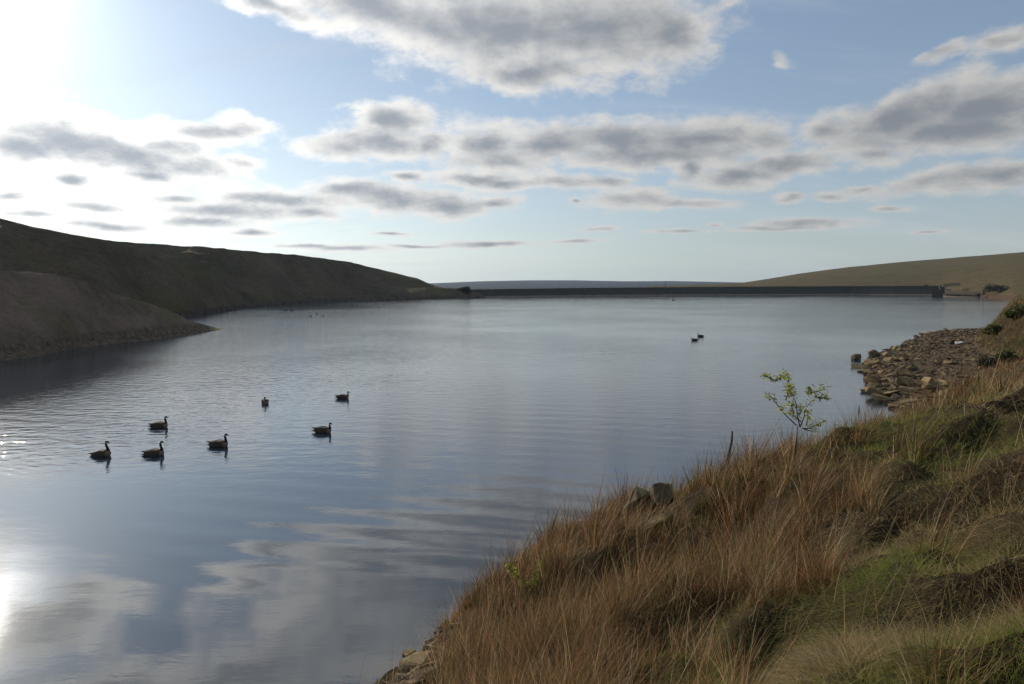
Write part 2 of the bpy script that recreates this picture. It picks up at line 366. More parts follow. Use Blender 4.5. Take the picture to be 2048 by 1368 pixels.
dw, t_ = newmat('coping_stone'); g_ = t_.n('ShaderNodeNewGeometry')
finish(dw, t_, t_.mix(t_.noise(g_.outputs['Position'], 1.5, 5), (0.045,0.04,0.035), (0.09,0.08,0.065)), 0.9, spec=0.1)
dam = empty('dam', dampt(1300)[0]); dam.location.z = 0
tag(dam, 'long low dark stone faced dam closing the far end of the reservoir', 'dam')
off = Vector(dam.location)
xs = np.linspace(895, 1885, 120); rows = []
for x in xs:
    a, zc = dampt(x); b = dampt(x + 2)[0]; tdir = (b - a).normalized(); nrm = Vector((-tdir.y, tdir.x, 0))
    pr = [(-2, -2), (1.5, 0), (3.8, zc * 0.33), (6.2, zc * 0.68), (8.6, zc - 0.15), (9.0, zc - 0.1), (13.5, zc - 0.1), (24, zc - 7)]
    rows.append([tuple(a + nrm * d + Vector((0, 0, z)) - off) for d, z in pr])
A = np.array(rows); link('embankment', mesh_np('embankment', A.reshape(-1, 3), grid_faces(*A.shape[:2])[:, ::-1], False), dam, [dm])
rows = []
for x in xs:
    a, zc = dampt(x); b = dampt(x + 2)[0]; tdir = (b - a).normalized(); nrm = Vector((-tdir.y, tdir.x, 0))
    pr = [(8.5, zc - 0.6), (8.5, zc + 0.35), (8.42, zc + 0.36), (8.42, zc + 0.48), (8.98, zc + 0.48), (8.98, zc + 0.36), (8.9, zc + 0.35), (8.9, zc - 0.6)]
    rows.append([tuple(a + nrm * d + Vector((0, 0, z)) - off) for d, z in pr])
A = np.array(rows); link('parapet_wall', mesh_np('parapet_wall', A.reshape(-1, 3), grid_faces(*A.shape[:2])[:, ::-1], False), dam, [dw])

def box_me(name, size, loc=(0, 0, 0), bev=0.0, rot=None):
    bm = bmesh.new(); bmesh.ops.create_cube(bm, size=1)
    bmesh.ops.scale(bm, vec=size, verts=bm.verts)
    if bev: bmesh.ops.bevel(bm, geom=bm.edges[:], offset=bev, segments=2, affect='EDGES')
    if rot is not None: bmesh.ops.rotate(bm, verts=bm.verts, matrix=rot)
    bmesh.ops.translate(bm, vec=loc, verts=bm.verts)
    me = bpy.data.meshes.new(name); bm.to_mesh(me); bm.free(); return me
def tube_me(name, pts, rad, seg=6, colors=None):
    pts = [Vector(p) for p in pts]; V = []; F = []
    for i, p in enumerate(pts):
        tn = (pts[min(i + 1, len(pts) - 1)] - pts[max(i - 1, 0)]).normalized()
        up = Vector((0, 0, 1)) if abs(tn.z) < 0.9 else Vector((0, 1, 0))
        a = tn.cross(up).normalized(); b = tn.cross(a).normalized()
        r = rad[i] if isinstance(rad, (list, tuple)) else rad
        for k in range(seg):
            an = 2 * math.pi * k / seg; V.append(tuple(p + a * math.cos(an) * r + b * math.sin(an) * r))
    for i in range(len(pts) - 1):
        for k in range(seg):
            F.append([i * seg + k, i * seg + (k + 1) % seg, (i + 1) * seg + (k + 1) % seg, (i + 1) * seg + k])
    V.append(tuple(pts[0])); V.append(tuple(pts[-1])); n0 = len(V) - 2
    me = bpy.data.meshes.new(name)
    F += [[n0, (k + 1) % seg, k] for k in range(seg)] + [[n0 + 1, (len(pts) - 1) * seg + k, (len(pts) - 1) * seg + (k + 1) % seg] for k in range(seg)]
    me.from_pydata(V, [], F); me.polygons.foreach_set('use_smooth', [True] * len(F)); me.update(); return me

wd, t_ = newmat('weathered_wood'); tt = t_.n('ShaderNodeTexCoord')
finish(wd, t_, t_.mix(t_.noise(tt.outputs['Object'], 9, 5), (0.05,0.04,0.03), (0.12,0.10,0.08)), 0.9, t_.noise(tt.outputs['Object'], 40, 3), 0.5, 0.01, 0.1)
fence = empty('fence', dampt(1300)[0]); fence.location.z = 0; tag(fence, 'thin post and wire fence along the crest of the far dam', 'fence')
pm = box_me('post', (0.22, 0.22, 1.5), (0, 0, 0.75), 0.02); pm.materials.append(wd)
wp = []
for x in np.linspace(905, 1870, 62):
    a, zc = dampt(x); b = dampt(x + 2)[0]; tdir = (b - a).normalized(); nrm = Vector((-tdir.y, tdir.x, 0))
    q_ = a + nrm * 10.2 + Vector((0, 0, zc - 0.15)) - off
    o = bpy.data.objects.new('post', pm); COL.objects.link(o); o.parent = fence; o.location = q_
    o.scale = (1, 1, random.uniform(0.85, 1.15)); wp.append(q_ + Vector((0, 0, 1.1)))
link('wire', tube_me('wire', wp, 0.02, 4), fence, [wd])

# mast on the dam and marker buoy below it
a, zc = dampt(1343)
mst = empty('mast', a + Vector((-2, 9.6, zc - 0.2))); tag(mst, 'thin dark pole with a small instrument head standing on the dam crest', 'mast')
met, t_ = newmat('dark_metal'); finish(met, t_, (0.05,0.055,0.06), 0.5, spec=0.4)
wht, t_ = newmat('white_paint'); tt = t_.n('ShaderNodeTexCoord'); finish(wht, t_, t_.mix(t_.noise(tt.outputs['Object'], 3, 4), (0.55,0.55,0.52), (0.75,0.75,0.72)), 0.6)
link('pole', tube_me('pole', [(0, 0, 0), (0, 0, 2.2), (0, 0, 4.6)], [0.14, 0.1, 0.08], 8), mst, [met])
link('instrument_box', box_me('instrument_box', (0.75, 0.5, 1.1), (0, 0, 2.6), 0.06), mst, [met])
link('instrument_head', box_me('instrument_head', (1.3, 0.3, 0.45), (-0.3, 0, 4.6), 0.05), mst, [met])
sun_st0, t_ = newmat('grey_board'); finish(sun_st0, t_, (0.16,0.16,0.155), 0.7)
gb = link('gauge_board', box_me('gauge_board', (0.22, 0.1, 2.2), (0, 0, 0.9), 0.02, Matrix.Rotation(R(-22), 3, 'Y')), None, [sun_st0]); gb.location = dampt(1344)[0] + Vector((0, 2.2, 0.2))
tag(gb, 'thin pale water level board leaning on the dam face below the mast', 'gauge board')
def buoy():
    bm = bmesh.new(); bmesh.ops.create_uvsphere(bm, u_segments=20, v_segments=12, radius=0.85)
    bmesh.ops.scale(bm, vec=(1, 1, 0.55), verts=bm.verts); me = bpy.data.meshes.new('float'); bm.to_mesh(me); bm.free()
    me.polygons.foreach_set('use_smooth', [True] * len(me.polygons)); return me
by = empty('buoy', P(1346, 601, 0)); tag(by, 'dark round buoy floating in front of the dam below the mast', 'buoy')
link('float', buoy(), by, [met]); link('lifting_ring', tube_me('lifting_ring', [(0.25 * math.cos(k), 0, 0.55 + 0.25 * math.sin(k)) for k in np.linspace(-0.6, 3.74, 9)], 0.05, 6), by, [met])

# overflow works at the right end of the dam
sun_st, t_ = newmat('pale_sandstone'); tt = t_.n('ShaderNodeNewGeometry')
br = t_.n('ShaderNodeTexBrick'); br.inputs['Scale'].default_value = 0.8; t_.link(tt.outputs['Position'], br.inputs[0])
br.inputs['Color1'].default_value = (0.34,0.27,0.17,1); br.inputs['Color2'].default_value = (0.42,0.35,0.24,1); br.inputs['Mortar'].default_value = (0.16,0.13,0.1,1); br.inputs['Mortar Size'].default_value = 0.03
finish(sun_st, t_, t_.mix(t_.noise(tt.outputs['Position'], 0.7, 5), br.outputs[0], (0.22,0.19,0.10)), 0.9, spec=0.1)
def wall_px(name, p0, p1, D0_, D1_, mat, parent, thick=1.0, base=None):
    """wall slab between pixels p0=(x,ytop,ybottom) and p1, standing at depth D0_..D1_"""
    a = PD(p0[0], p0[1], D0_); b = PD(p1[0], p1[1], D1_); a2 = PD(p0[0], p0[2], D0_); b2 = PD(p1[0], p1[2], D1_)
    tn = (b - a); tn.z = 0; tn.normalize(); nn = Vector((-tn.y, tn.x, 0)) * thick
    vs = [a2, b2, b, a]; vs += [v + nn for v in vs]; loc = Vector(parent.location)
    me = bpy.data.meshes.new(name); me.from_pydata([tuple(v - loc) for v in vs], [], [(0,1,2,3),(5,4,7,6),(3,2,6,7),(1,0,4,5),(0,3,7,4),(2,1,5,6)]); me.update()
    return link(name, me, parent, [mat])
sw = empty('spillway', P(1890, 592.4, 0)); tag(sw, 'dark stone overflow works with a low weir wall at the right end of the dam', 'spillway')
wall_px('tower_wall', (1864,575,592.8), (1884.5,573.5,593.2), 428, 424, dw, sw, 5)
wall_px('gate_post', (1880,570.5,580), (1884,570.5,580), 423, 423, dw, sw, 1)
wall_px('weir_wall', (1884.5,587,593.6), (1955,586.8,595.2), 424, 392, dm, sw, 1.4)
wall_px('channel_wall', (1884.5,581.6,586.6), (1966,581.6,588), 440, 402, dw, sw, 1.0)
wall_px('walkway', (1884.5,587.6,588.6), (1950,587.5,588.5), 421.5, 390, dw, sw, 1.2)
for nm, p0, p1, d0, d1, lab in [
    ('retaining_wall', (1886,568.5,574.5), (1921,566.2,571.5), 470, 465, 'sunlit buff stone retaining wall above the overflow works'),
    ('wing_wall', (1887,577.5,582), (1899,579,582), 441, 438, 'short pale stone wing wall just above the overflow channel'),
    ('wing_wall', (1922,579.5,582), (1933,577.5,582), 436, 433, 'tiny pale wedge of stone wall at the middle of the overflow channel'),
    ('stone_hut', (2041,555,561.5), (2056,554.5,561.5), 480, 478, 'small buff stone wall end on the hillside at the right edge')]:
    e = empty(nm, PD(p0[0], p0[2], d0)); tag(e, lab, 'stone wall')
    wall_px('masonry', p0, p1, d0, d1, sun_st, e, 2.0)
    a_ = (p0[0] - 0.5, p0[1] - 0.9, p0[1] - 0.05); b_ = (p1[0] + 0.5, p1[1] - 0.9, p1[1] - 0.05)
    wall_px('coping', a_, b_, d0 - 0.3, d1 - 0.3, sun_st, e, 2.5)
# small pale hatch box on the left shore
e = link('hatch_box', box_me('hatch_box', (1.7, 1.0, 0.75), (0, 0, 0.35), 0.05), None, [wht]); e.location = P(698, 601.0, 0) + Vector((0, 3.5, 0.25))
tag(e, 'small white box on the far left shore', 'box')

# ------------------------------------------------------------------ near bank height field
def polyarr(pts): return np.array([(p[0], p[1]) for p in pts], float)
def sdist(px, py, poly):
    """distance to open polyline, positive on its right side (inland)"""
    best = np.full(px.shape, 1e9); sgn = np.ones(px.shape)
    for (ax, ay), (bx, by_) in zip(poly[:-1], poly[1:]):
        dx, dy = bx - ax, by_ - ay; L2 = dx * dx + dy * dy
        t = np.clip(((px - ax) * dx + (py - ay) * dy) / L2, 0, 1)
        ex = px - ax - t * dx; ey = py - ay - t * dy; d = np.hypot(ex, ey); cr = dx * (py - ay) - dy * (px - ax)
        m = d < best - 1e-9; best = np.where(m, d, best); sgn = np.where(m, np.where(cr < 0, 1.0, -1.0), sgn)
    return best * sgn
main = [(-60,-45), (-16,-6), (-6.5,4.5)] + [P(*q_)[:2] for q_ in [(800,1368),(866,1290),(920,1220),(1000,1150),(1090,1112),(1180,1075),(1290,1040),(1400,1002),(1500,972),(1590,945),(1700,900),(1812,860)]]
spit = [P(*q_)[:2] for q_ in [(1792,826),(1765,802),(1745,780),(1735,762),(1728,742),(1733,722),(1760,706),(1800,692),(1835,678),(1850,668),(1880,663),(1960,660),(2048,655)]] + [(110,130),(400,300)]
toe = main + [P(*q_, 0.6)[:2] for q_ in [(1850,815),(1935,768),(1985,738),(2003,718)]] + [(40.5,61),(50,75),(62,90),(100,118),(400,270)]
SHORE = polyarr(main + spit); TOE = polyarr(toe)
HOLLOWS = []
for hp_ in [(1400,1090,2.6,.85,.80),(1245,1165,2.1,.65,.65),(1010,1290,1.3,.45,.35),(1150,1075,2.2,.8,-.28),(1560,1290,3.4,.4,.25),(1880,1080,3.6,.5,.15),(1745,1240,3.8,.35,.18),(1330,1290,3.0,.45,.25)]:
    v_ = P(hp_[0], hp_[1], hp_[2]); HOLLOWS.append((v_.x, v_.y, hp_[3], hp_[4]))
def bank_h(x, y, detail=True):
    x = np.asarray(x, float); y = np.asarray(y, float)
    s = sdist(x, y, SHORE); k = sdist(x, y, TOE)
    dist = np.hypot(x, y)
    wob = fbm(x * 0.35, y * 0.35, 3, 71) * 0.9
    kk = (k + wob * np.clip(k / 2, 0, 1)) * (1 + 2.0 * sstep(44, 60, y))
    zb = np.where(kk < 0, 0, np.interp(kk, [0, 0.5, 4, 8.7, 16, 40, 120], [0, 0.42, 2.25, 4.35, 5.0, 6.2, 9.0]))
    zb = zb + np.clip(k / 2, 0, 1) * fbm(x * 0.9, y * 0.9, 3, 75) * 0.34
    hum = 1 - 2.0 * np.abs(fbm(x * 1.25 + 3, y * 1.25, 2, 77))
    for hx_, hy_, hr_, hd_ in HOLLOWS: zb = zb - hd_ * np.exp(-(((x - hx_) ** 2 + (y - hy_) ** 2) / hr_ ** 2) ** 1.5)
    zb = zb + np.clip((k - 4) / 3, 0, 1) * hum * 0.30 * np.clip(dist / 4, 0.3, 1)
    zs = np.interp(s, [-6, -1.0, 0, 1.5, 6, 20], [-2.4, -0.5, 0.0, 0.35, 0.62, 0.9])
    zs = zs + np.clip(s, 0, 1) * fbm(x * 0.6, y * 0.6, 3, 79) * 0.10
    return np.where(kk > 0, np.maximum(zb + np.minimum(zs, 0.6) * np.clip(1 - kk / 3, 0, 1) * (s > 0), zs), zs)
def rocky(x, y):
    return (x < -0.095 * y + 0.12 * np.sin(y * 5)) & (y < 12.7)
def hit(px, py, tmax=140):
    d = ray(px, py); ts = np.linspace(1.5, tmax, 6000)
    z = bank_h(d.x * ts, d.y * ts); zz = CAM_H + d.z * ts
    i = int(np.argmax(zz <= z)); t = ts[i]; return Vector((d.x * t, d.y * t, float(z[i])))
bk, t_ = newmat('peaty_bank'); g_ = t_.n('ShaderNodeNewGeometry'); p_ = g_.outputs['Position']
c_ = t_.ramp(t_.noise(p_, 1.4, 7, 0.65), [(0.3, (0.022,0.018,0.012)), (0.5, (0.05,0.038,0.022)), (0.7, (0.045,0.05,0.018))])
s_ = t_.n('ShaderNodeSeparateXYZ'); t_.link(p_, s_.inputs[0])
pb = t_.ramp(t_.noise(p_, 7, 6, 0.75), [(0.32, (0.035,0.027,0.018)), (0.5, (0.095,0.068,0.043)), (0.68, (0.17,0.125,0.08))])
c_ = t_.mix(t_.mapr(t_.math('ADD', s_.outputs[2], t_.math('MULTIPLY', t_.noise(p_, 0.8, 4), 0.5)), 0.95, 1.35), pb, c_)
finish(bk, t_, c_, 0.95, t_.noise(p_, 6, 6, 0.7), 1.0, 0.15, 0.1)
def patch(name, xs, ys):
    X, Y = np.meshgrid(xs, ys, indexing='ij'); Z = bank_h(X, Y)
    return np.stack([X, Y, Z], -1)
# a single sheet: non-uniform grid, fine near the camera
gx = np.unique(np.concatenate([np.arange(-60, -8, 2.0), np.arange(-8, 16, 0.12), np.arange(16, 60, 0.4), np.arange(60, 190, 3.0)]))
gy = np.unique(np.concatenate([np.arange(-50, 1, 1.5), np.arange(1, 30, 0.12), np.arange(30, 110, 0.45), np.arange(110, 200, 3.0)]))
A = patch('bank', gx, gy)
tag(link('bank', mesh_np('bank', A.reshape(-1, 3), grid_faces(len(gx), len(gy))), None, [bk]), kind='structure')

# ------------------------------------------------------------------ water
NG = [(200,913),(308,911),(316,857),(437,894),(528,808),(645,866),(685,797)]
wm, t_ = newmat('reservoir_water'); g_ = t_.n('ShaderNodeNewGeometry'); p_ = g_.outputs['Position']
def wave(scale, sx, sy, rot, detail=3, rough=0.5, dist=0.0):
    m_ = t_.n('ShaderNodeMapping'); m_.inputs['Scale'].default_value = (sx, sy, 1); m_.inputs['Rotation'].default_value = (0, 0, R(rot))
    t_.link(p_, m_.inputs[0]); return t_.noise(m_.outputs[0], scale, detail, rough, dist)
br_ = t_.mapr(t_.noise(p_, 0.022, 4, 0.55), 0.38, 0.62, 0.0, 1.0, True)        # breezy and calm patches
sx_ = t_.n('ShaderNodeSeparateXYZ'); t_.link(p_, sx_.inputs[0])
far_ = t_.mapr(sx_.outputs[1], 14.0, 60.0, 0.22, 0.72)
lft_ = t_.math('MULTIPLY', t_.mapr(sx_.outputs[0], -26.0, -6.0, 1.2, 0.7), t_.mapr(sx_.outputs[1], 17.0, 27.0, 0.22, 1.0, True))
amt = t_.math('MULTIPLY', t_.math('MULTIPLY', far_, lft_), t_.math('ADD', 0.6, t_.math('MULTIPLY', br_, 0.5)))
fd_ = t_.mapr(sx_.outputs[1], 50.0, 220.0, 1.0, 0.25)
lee_ = t_.mapr(sx_.outputs[1], 50.0, 75.0, 0.0, 1.0)      # sheltered water under the near spur only
amt = t_.math('MULTIPLY', amt, t_.math('MAXIMUM', t_.mapr(sx_.outputs[0], -28.0, -17.0, 0.22, 1.0), lee_))
h1 = t_.math('MULTIPLY', t_.math('MULTIPLY', fd_, t_.math('MAXIMUM', t_.mapr(sx_.outputs[0], -30.0, -18.0, 0.5, 1.0), lee_)), t_.math('MULTIPLY', wave(1.0, 0.6, 1.5, 8, 3, 0.5, 0.2), 0.032))
h2 = t_.math('MULTIPLY', t_.math('MULTIPLY', wave(3.2, 0.5, 1.4, -12, 3, 0.55, 0.3), 0.030), amt)
h3 = t_.math('MULTIPLY', t_.math('MULTIPLY', wave(9.0, 0.6, 1.3, 20, 3, 0.6, 0.2), 0.011), amt)
h4 = t_.math('MULTIPLY', wave(14.0, 0.45, 1.5, 5, 2, 0.5, 0.2), t_.mapr(sx_.outputs[1], 14.0, 24.0, 0.00025, 0.0011))
h3 = t_.math('ADD', t_.math('MULTIPLY', h3, 1.25), h4)
chop_ = t_.math('MULTIPLY', t_.mapr(sx_.outputs[0], -14.0, 1.0, 1.0, 0.22), t_.math('MULTIPLY', t_.mapr(sx_.outputs[1], 19.0, 27.0, 0.0, 1.0, True), t_.mapr(sx_.outputs[1], 55.0, 150.0, 1.0, 0.7)))
chop_ = t_.math('MULTIPLY', chop_, t_.math('ADD', 0.45, t_.math('MULTIPLY', br_, 0.7)))
h5 = t_.math('MULTIPLY', t_.math('MULTIPLY', wave(2.1, 0.6, 1.0, -8, 2, 0.55, 0.3), 0.058), t_.math('MULTIPLY', chop_, t_.math('MAXIMUM', t_.mapr(sx_.outputs[0], -27.0, -15.0, 0.25, 1.0), lee_)))
h2 = t_.math('ADD', h2, h5)
hh = t_.math('ADD', t_.math('ADD', t_.math('MULTIPLY', h1, t_.math('ADD', 0.06, amt)), h2), h3)
b_ = t_.n('ShaderNodeBsdfPrincipled'); b_.inputs['Base Color'].default_value = (0.020,0.032,0.050,1); b_.inputs['Roughness'].default_value = 0.035
b_.inputs['IOR'].default_value = 1.88
bn = t_.n('ShaderNodeBump'); bn.inputs['Strength'].default_value = 1.0; bn.inputs['Distance'].default_value = 1.0; t_.link(hh, bn.inputs['Height']); t_.link(bn.outputs[0], b_.inputs['Normal'])
o_ = t_.n('ShaderNodeOutputMaterial'); t_.link(b_.outputs[0], o_.inputs[0])
nr, na = 760, 900
rad = np.geomspace(5.0, 720, nr); ang = np.linspace(R(-62), R(62), na)
dpx = np.array([P(x, float(interp(wl, x)) )[:2] for x in DAMX]); dang = np.arctan2(dpx[:, 0], dpx[:, 1]); drad = np.hypot(dpx[:, 0], dpx[:, 1]) + 4
rmax = np.interp(ang, dang, drad)
Rr = np.minimum(rad[:, None], rmax[None, :])
X = Rr * np.sin(ang)[None, :]; Y = Rr * np.cos(ang)[None, :]
calm = np.clip((Y - 8) / 40, 0.15, 1)
Z = 0.0045 * np.sin((Y * 1.0 + X * 0.22 + 0.8 * fbm(X * 0.12, Y * 0.12, 3, 5)) * 4.4) * np.clip(fbm(X * 0.06, Y * 0.10, 3, 8) * 2 + 0.4, 0, 1) * np.exp(-Rr / 60)
Z += fbm(X * 2.2, Y * 6.0, 3, 9) * 0.0032 * sstep(12, 26, Y) * np.exp(-Rr / 50) 
for (gx_, gy_) in NG:                              # goose wakes: a fan of divergent wavelets behind each bird
    c = P(gx_, gy_, 0); dx = X - (c.x + 0.15); dy = Y - c.y; hx = -dx    # birds head +X
    rr_ = np.hypot(dx, dy); th_ = np.abs(np.arctan2(np.abs(dy), hx))
    m_ = np.exp(-((th_ - R(28)) / R(11)) ** 2) * (hx > 0) * np.exp(-rr_ / 4.5) * np.clip(rr_ / 0.5, 0, 1)
    Z += 0.005 * m_ * np.sin((hx * 0.42 + np.abs(dy) * 0.9) * 16)
me = mesh_np('water', np.stack([X, Y, Z], -1).reshape(-1, 3), grid_faces(nr, na)[:, ::-1])
tag(link('water', me, None, [wm]), kind='structure')

# ------------------------------------------------------------------ geese
def ring_tube(bm, pts, seg=14):
    """pts: (x, y, z, r_side, r_up); closed tube along them"""
    P3 = [Vector(p[:3]) for p in pts]; rings = []
    for i, p in enumerate(P3):
        tn = (P3[min(i + 1, len(P3) - 1)] - P3[max(i - 1, 0)]).normalized()
        side = Vector((0, 0, 1)).cross(tn)
        side = Vector((0, 1, 0)) if side.length < 0.2 else side.normalized()
        up = tn.cross(side).normalized()
        rings.append([bm.verts.new(p + side * math.cos(2 * math.pi * k / seg) * pts[i][3] + up * math.sin(2 * math.pi * k / seg) * pts[i][4]) for k in range(seg)])
    for a, b in zip(rings[:-1], rings[1:]):
        for k in range(seg): bm.faces.new((a[k], a[(k + 1) % seg], b[(k + 1) % seg], b[k]))
    bm.faces.new(rings[0][::-1]); bm.faces.new(rings[-1])
def spline(pts, n):
    pts = [np.array(p, float) for p in pts]; out = []; m = len(pts) - 1
    for i in range(n):
        u = i / (n - 1) * m; k = min(int(u), m - 1); t = u - k
        p0, p1, p2, p3 = pts[max(k - 1, 0)], pts[k], pts[k + 1], pts[min(k + 2, m)]
        out.append(tuple(0.5 * ((2 * p1) + (p2 - p0) * t + (2 * p0 - 5 * p1 + 4 * p2 - p3) * t * t + (3 * p1 - p0 - 3 * p2 + p3) * t**3)))
    return [(a, b, c, max(d, .004), max(e, .004)) for a, b, c, d, e in out]
def goose_mesh(name, neck, head_dir=0.0, tilt=0.0, vox=0.010):
    bm = bmesh.new()
    ring_tube(bm, spline([(-.47,0,.125,.035,.012),(-.38,0,.125,.075,.03),(-.28,0,.125,.12,.085),(-.12,0,.11,.165,.135),(.06,0,.11,.175,.155),(.22,0,.115,.145,.145),(.32,0,.13,.085,.10),(.36,0,.135,.03,.045)], 26), 18)
    for sgn in (-1, 1):   # folded wings: shoulder to crossed tips held clear of the tail
        ring_tube(bm, spline([(.20,.09*sgn,.17,.02,.02),(.14,.125*sgn,.175,.05,.08),(-.02,.12*sgn,.185,.055,.095),(-.18,.09*sgn,.195,.048,.065),(-.32,.05*sgn,.215,.03,.030),(-.45,.018*sgn,.235,.013,.012)], 20), 12)
    nk = [(.27,0,.09,.085,.085)] + [tuple(p) for p in neck]
    ring_tube(bm, spline(nk, 26), 12)
    hx, hy, hz = neck[-1][:3]; c, s = math.cos(head_dir), math.sin(head_dir)
    def hp(a, z, r1, r2): return (hx + a * c, hy + a * s, hz + z, r1, r2)
    ring_tube(bm, spline([hp(-.035,.0,.018,.02), hp(-.015,.012,.038,.042), hp(.02,.018,.039,.043), hp(.055,.008,.028,.030), hp(.08,-.004,.017,.017), hp(.115,-.014,.012,.010), hp(.14,-.02,.007,.005)], 22), 12)
    bmesh.ops.scale(bm, vec=(1, 1, 1.0), verts=bm.verts)
    bmesh.ops.rotate(bm, verts=bm.verts, matrix=Matrix.Rotation(-tilt, 3, 'Y'), cent=(0.1, 0, 0.05))
    me = bpy.data.meshes.new(name + '_raw'); bm.to_mesh(me); bm.free()
    ob = bpy.data.objects.new('tmp', me); COL.objects.link(ob)
    md = ob.modifiers.new('r', 'REMESH'); md.mode = 'VOXEL'; md.voxel_size = vox; md.use_smooth_shade = True
    sm = ob.modifiers.new('s', 'SMOOTH'); sm.iterations = 2; sm.factor = 0.4
    dg = bpy.context.evaluated_depsgraph_get(); out = bpy.data.meshes.new_from_object(ob.evaluated_get(dg)); out.name = name
    bpy.data.objects.remove(ob)
    # plumage patches stored as the colour of the feathers
    n = len(out.vertices); co = np.empty(n * 3, np.float32); out.vertices.foreach_get('co', co); co = co.reshape(-1, 3).astype(float)
    ct_, st_ = math.cos(-tilt), math.sin(-tilt)
    x = co[:, 0] - .1; z = co[:, 2] - .05; X0 = ct_ * x - st_ * z + .1; Z0 = st_ * x + ct_ * z + .05
    colr = np.tile(np.array([0.060, 0.047, 0.036]), (n, 1))
    bars = 0.5 + 0.5 * np.sin(X0 * 150 + 6 * np.abs(co[:, 1]) * 10)
    colr *= (0.75 + 0.5 * bars)[:, None]
    br = sstep(.20, .30, X0) * (Z0 < .2); colr = colr * (1 - br[:, None]) + np.array([.16, .135, .11]) * br[:, None]
    wt = sstep(.02, -.04, Z0 - .04) * sstep(-.22, -.34, X0); colr = colr * (1 - wt[:, None]) + .6 * wt[:, None]
    tl = sstep(-.36, -.40, X0); colr = colr * (1 - tl[:, None]) + .02 * tl[:, None]
    nz0 = neck[0][2] + .02
    bl = np.maximum(sstep(nz0 - .02, nz0 + .02, Z0) * (X0 > .1), 0); 
    dn = np.full(n, 9.0)
    for p in spline(neck, 14)[2:]: dn = np.minimum(dn, np.sqrt((X0 - p[0])**2 + (co[:, 1] - p[1])**2 + (Z0 - p[2])**2) - p[3])
    hd_ = np.sqrt((X0 - hx - .05 * c)**2 + (co[:, 1] - hy - .05 * s)**2 + (Z0 - hz)**2) < .13
    bl = np.maximum(sstep(.03, .012, dn), hd_ * 1.0); colr = colr * (1 - bl[:, None]) + np.array([.012, .011, .012]) * bl[:, None]
    ck = sstep(.034, .024, np.sqrt((X0 - hx - .008 * c)**2 + (co[:, 1] - hy - .008 * s)**2 * .25 + (Z0 - hz + .012)**2 * .8)); colr = colr * (1 - ck[:, None]) + .62 * ck[:, None]
    a = out.color_attributes.new('tint', 'FLOAT_COLOR', 'POINT'); cc4 = np.ones((n, 4), np.float32); cc4[:, :3] = colr; a.data.foreach_set('color', cc4.ravel())
    out.polygons.foreach_set('use_smooth', [True] * len(out.polygons)); return out
gmat, t_ = newmat('plumage'); at = t_.n('ShaderNodeAttribute', attribute_name='tint'); tt = t_.n('ShaderNodeTexCoord')
finish(gmat, t_, at.outputs['Color'], 0.75, t_.noise(tt.outputs['Object'], 45, 4, 0.6), 0.5, 0.01, 0.25)
NECKS = {
 'tall':  ([(.29,0,.20,.066,.066),(.285,0,.30,.048,.048),(.265,0,.40,.041,.041),(.275,0,.475,.038,.038),(.305,0,.505,.03,.03)], 0.0, R(11)),
 'upright': ([(.30,0,.19,.066,.066),(.30,0,.28,.048,.048),(.285,0,.37,.041,.041),(.29,0,.43,.038,.038),(.315,0,.455,.03,.03)], 0.0, R(3)),
 'relaxed': ([(.31,0,.18,.066,.066),(.32,0,.25,.048,.048),(.31,0,.32,.035,.035),(.315,0,.37,.032,.032),(.335,0,.392,.03,.03)], R(-18), R(1)),
 'turned': ([(.29,0,.18,.060,.060),(.30,-.02,.25,.045,.045),(.27,-.04,.30,.038,.038),(.24,-.04,.335,.041,.041),(.22,-.03,.35,.03,.03)], R(195), R(2)),
}
gm_ = {k: goose_mesh('goose', *v) for k, v in NECKS.items()}
def goose(px, py, kind, heading, label, scale=1.0, group='geese swimming in line on the reservoir'):
    p = P(px, py, 0); o = bpy.data.objects.new('goose', gm_[kind]); COL.objects.link(o)
    if not gm_[kind].materials: gm_[kind].materials.append(gmat)
    o.location = (p.x, p.y, -0.035); o.rotation_euler = (0, 0, heading); o.scale = (scale,) * 3
    tag(o, label, 'goose', group); return o
goose(203, 912, 'tall', R(-3), 'leftmost goose of the flock, body tilted up and neck stretched tall', 0.98)
goose(308, 910, 'tall', R(5), 'goose with tall neck swimming second from left in the front line', 0.96).rotation_euler[1] = R(7)
goose(318, 855, 'upright', R(4), 'goose further out behind the two leftmost birds, swimming to the right')
goose(437, 893, 'upright', R(-6), 'dark goose swimming alone ahead of the two leftmost birds', 1.02)
goose(530, 807, 'turned', R(-62), 'goose seen nearly end on with its head turned back over its body')
goose(645, 865, 'relaxed', R(-8), 'goose swimming right with a fan of ripples trailing behind it', 1.02)
goose(685, 797, 'relaxed', R(2), 'rightmost and farthest goose of the nearby flock', 0.92)
g2 = 'far pair of geese on open water'
goose(1389, 681, 'relaxed', R(176), 'nearer goose of the distant pair swimming left in open water', 0.95, g2)
goose(1401, 673.5, 'upright', R(182), 'farther goose of the distant pair swimming left in open water', 1.02, g2)
g3 = 'tiny birds far off by the left shore'
goose(571, 622, 'relaxed', R(180), 'left one of two tiny waterbirds nearest the dark left shore', 1.1, g3)
goose(583, 621.5, 'relaxed', R(170), 'right one of two tiny waterbirds nearest the dark left shore', 1.1, g3)
goose(621.5, 633, 'upright', R(-85), 'left one of three tiny distant birds seen end on', 1.0, g3)
goose(633, 628.5, 'relaxed', R(95), 'middle and farthest of three tiny distant birds seen end on', 1.0, g3)
goose(646, 633, 'tall', R(-80), 'right one of three tiny distant birds seen end on', 1.0, g3)
goose(767, 611.5, 'upright', R(80), 'lone speck of a bird far out in front of the dam', 0.9, g3)

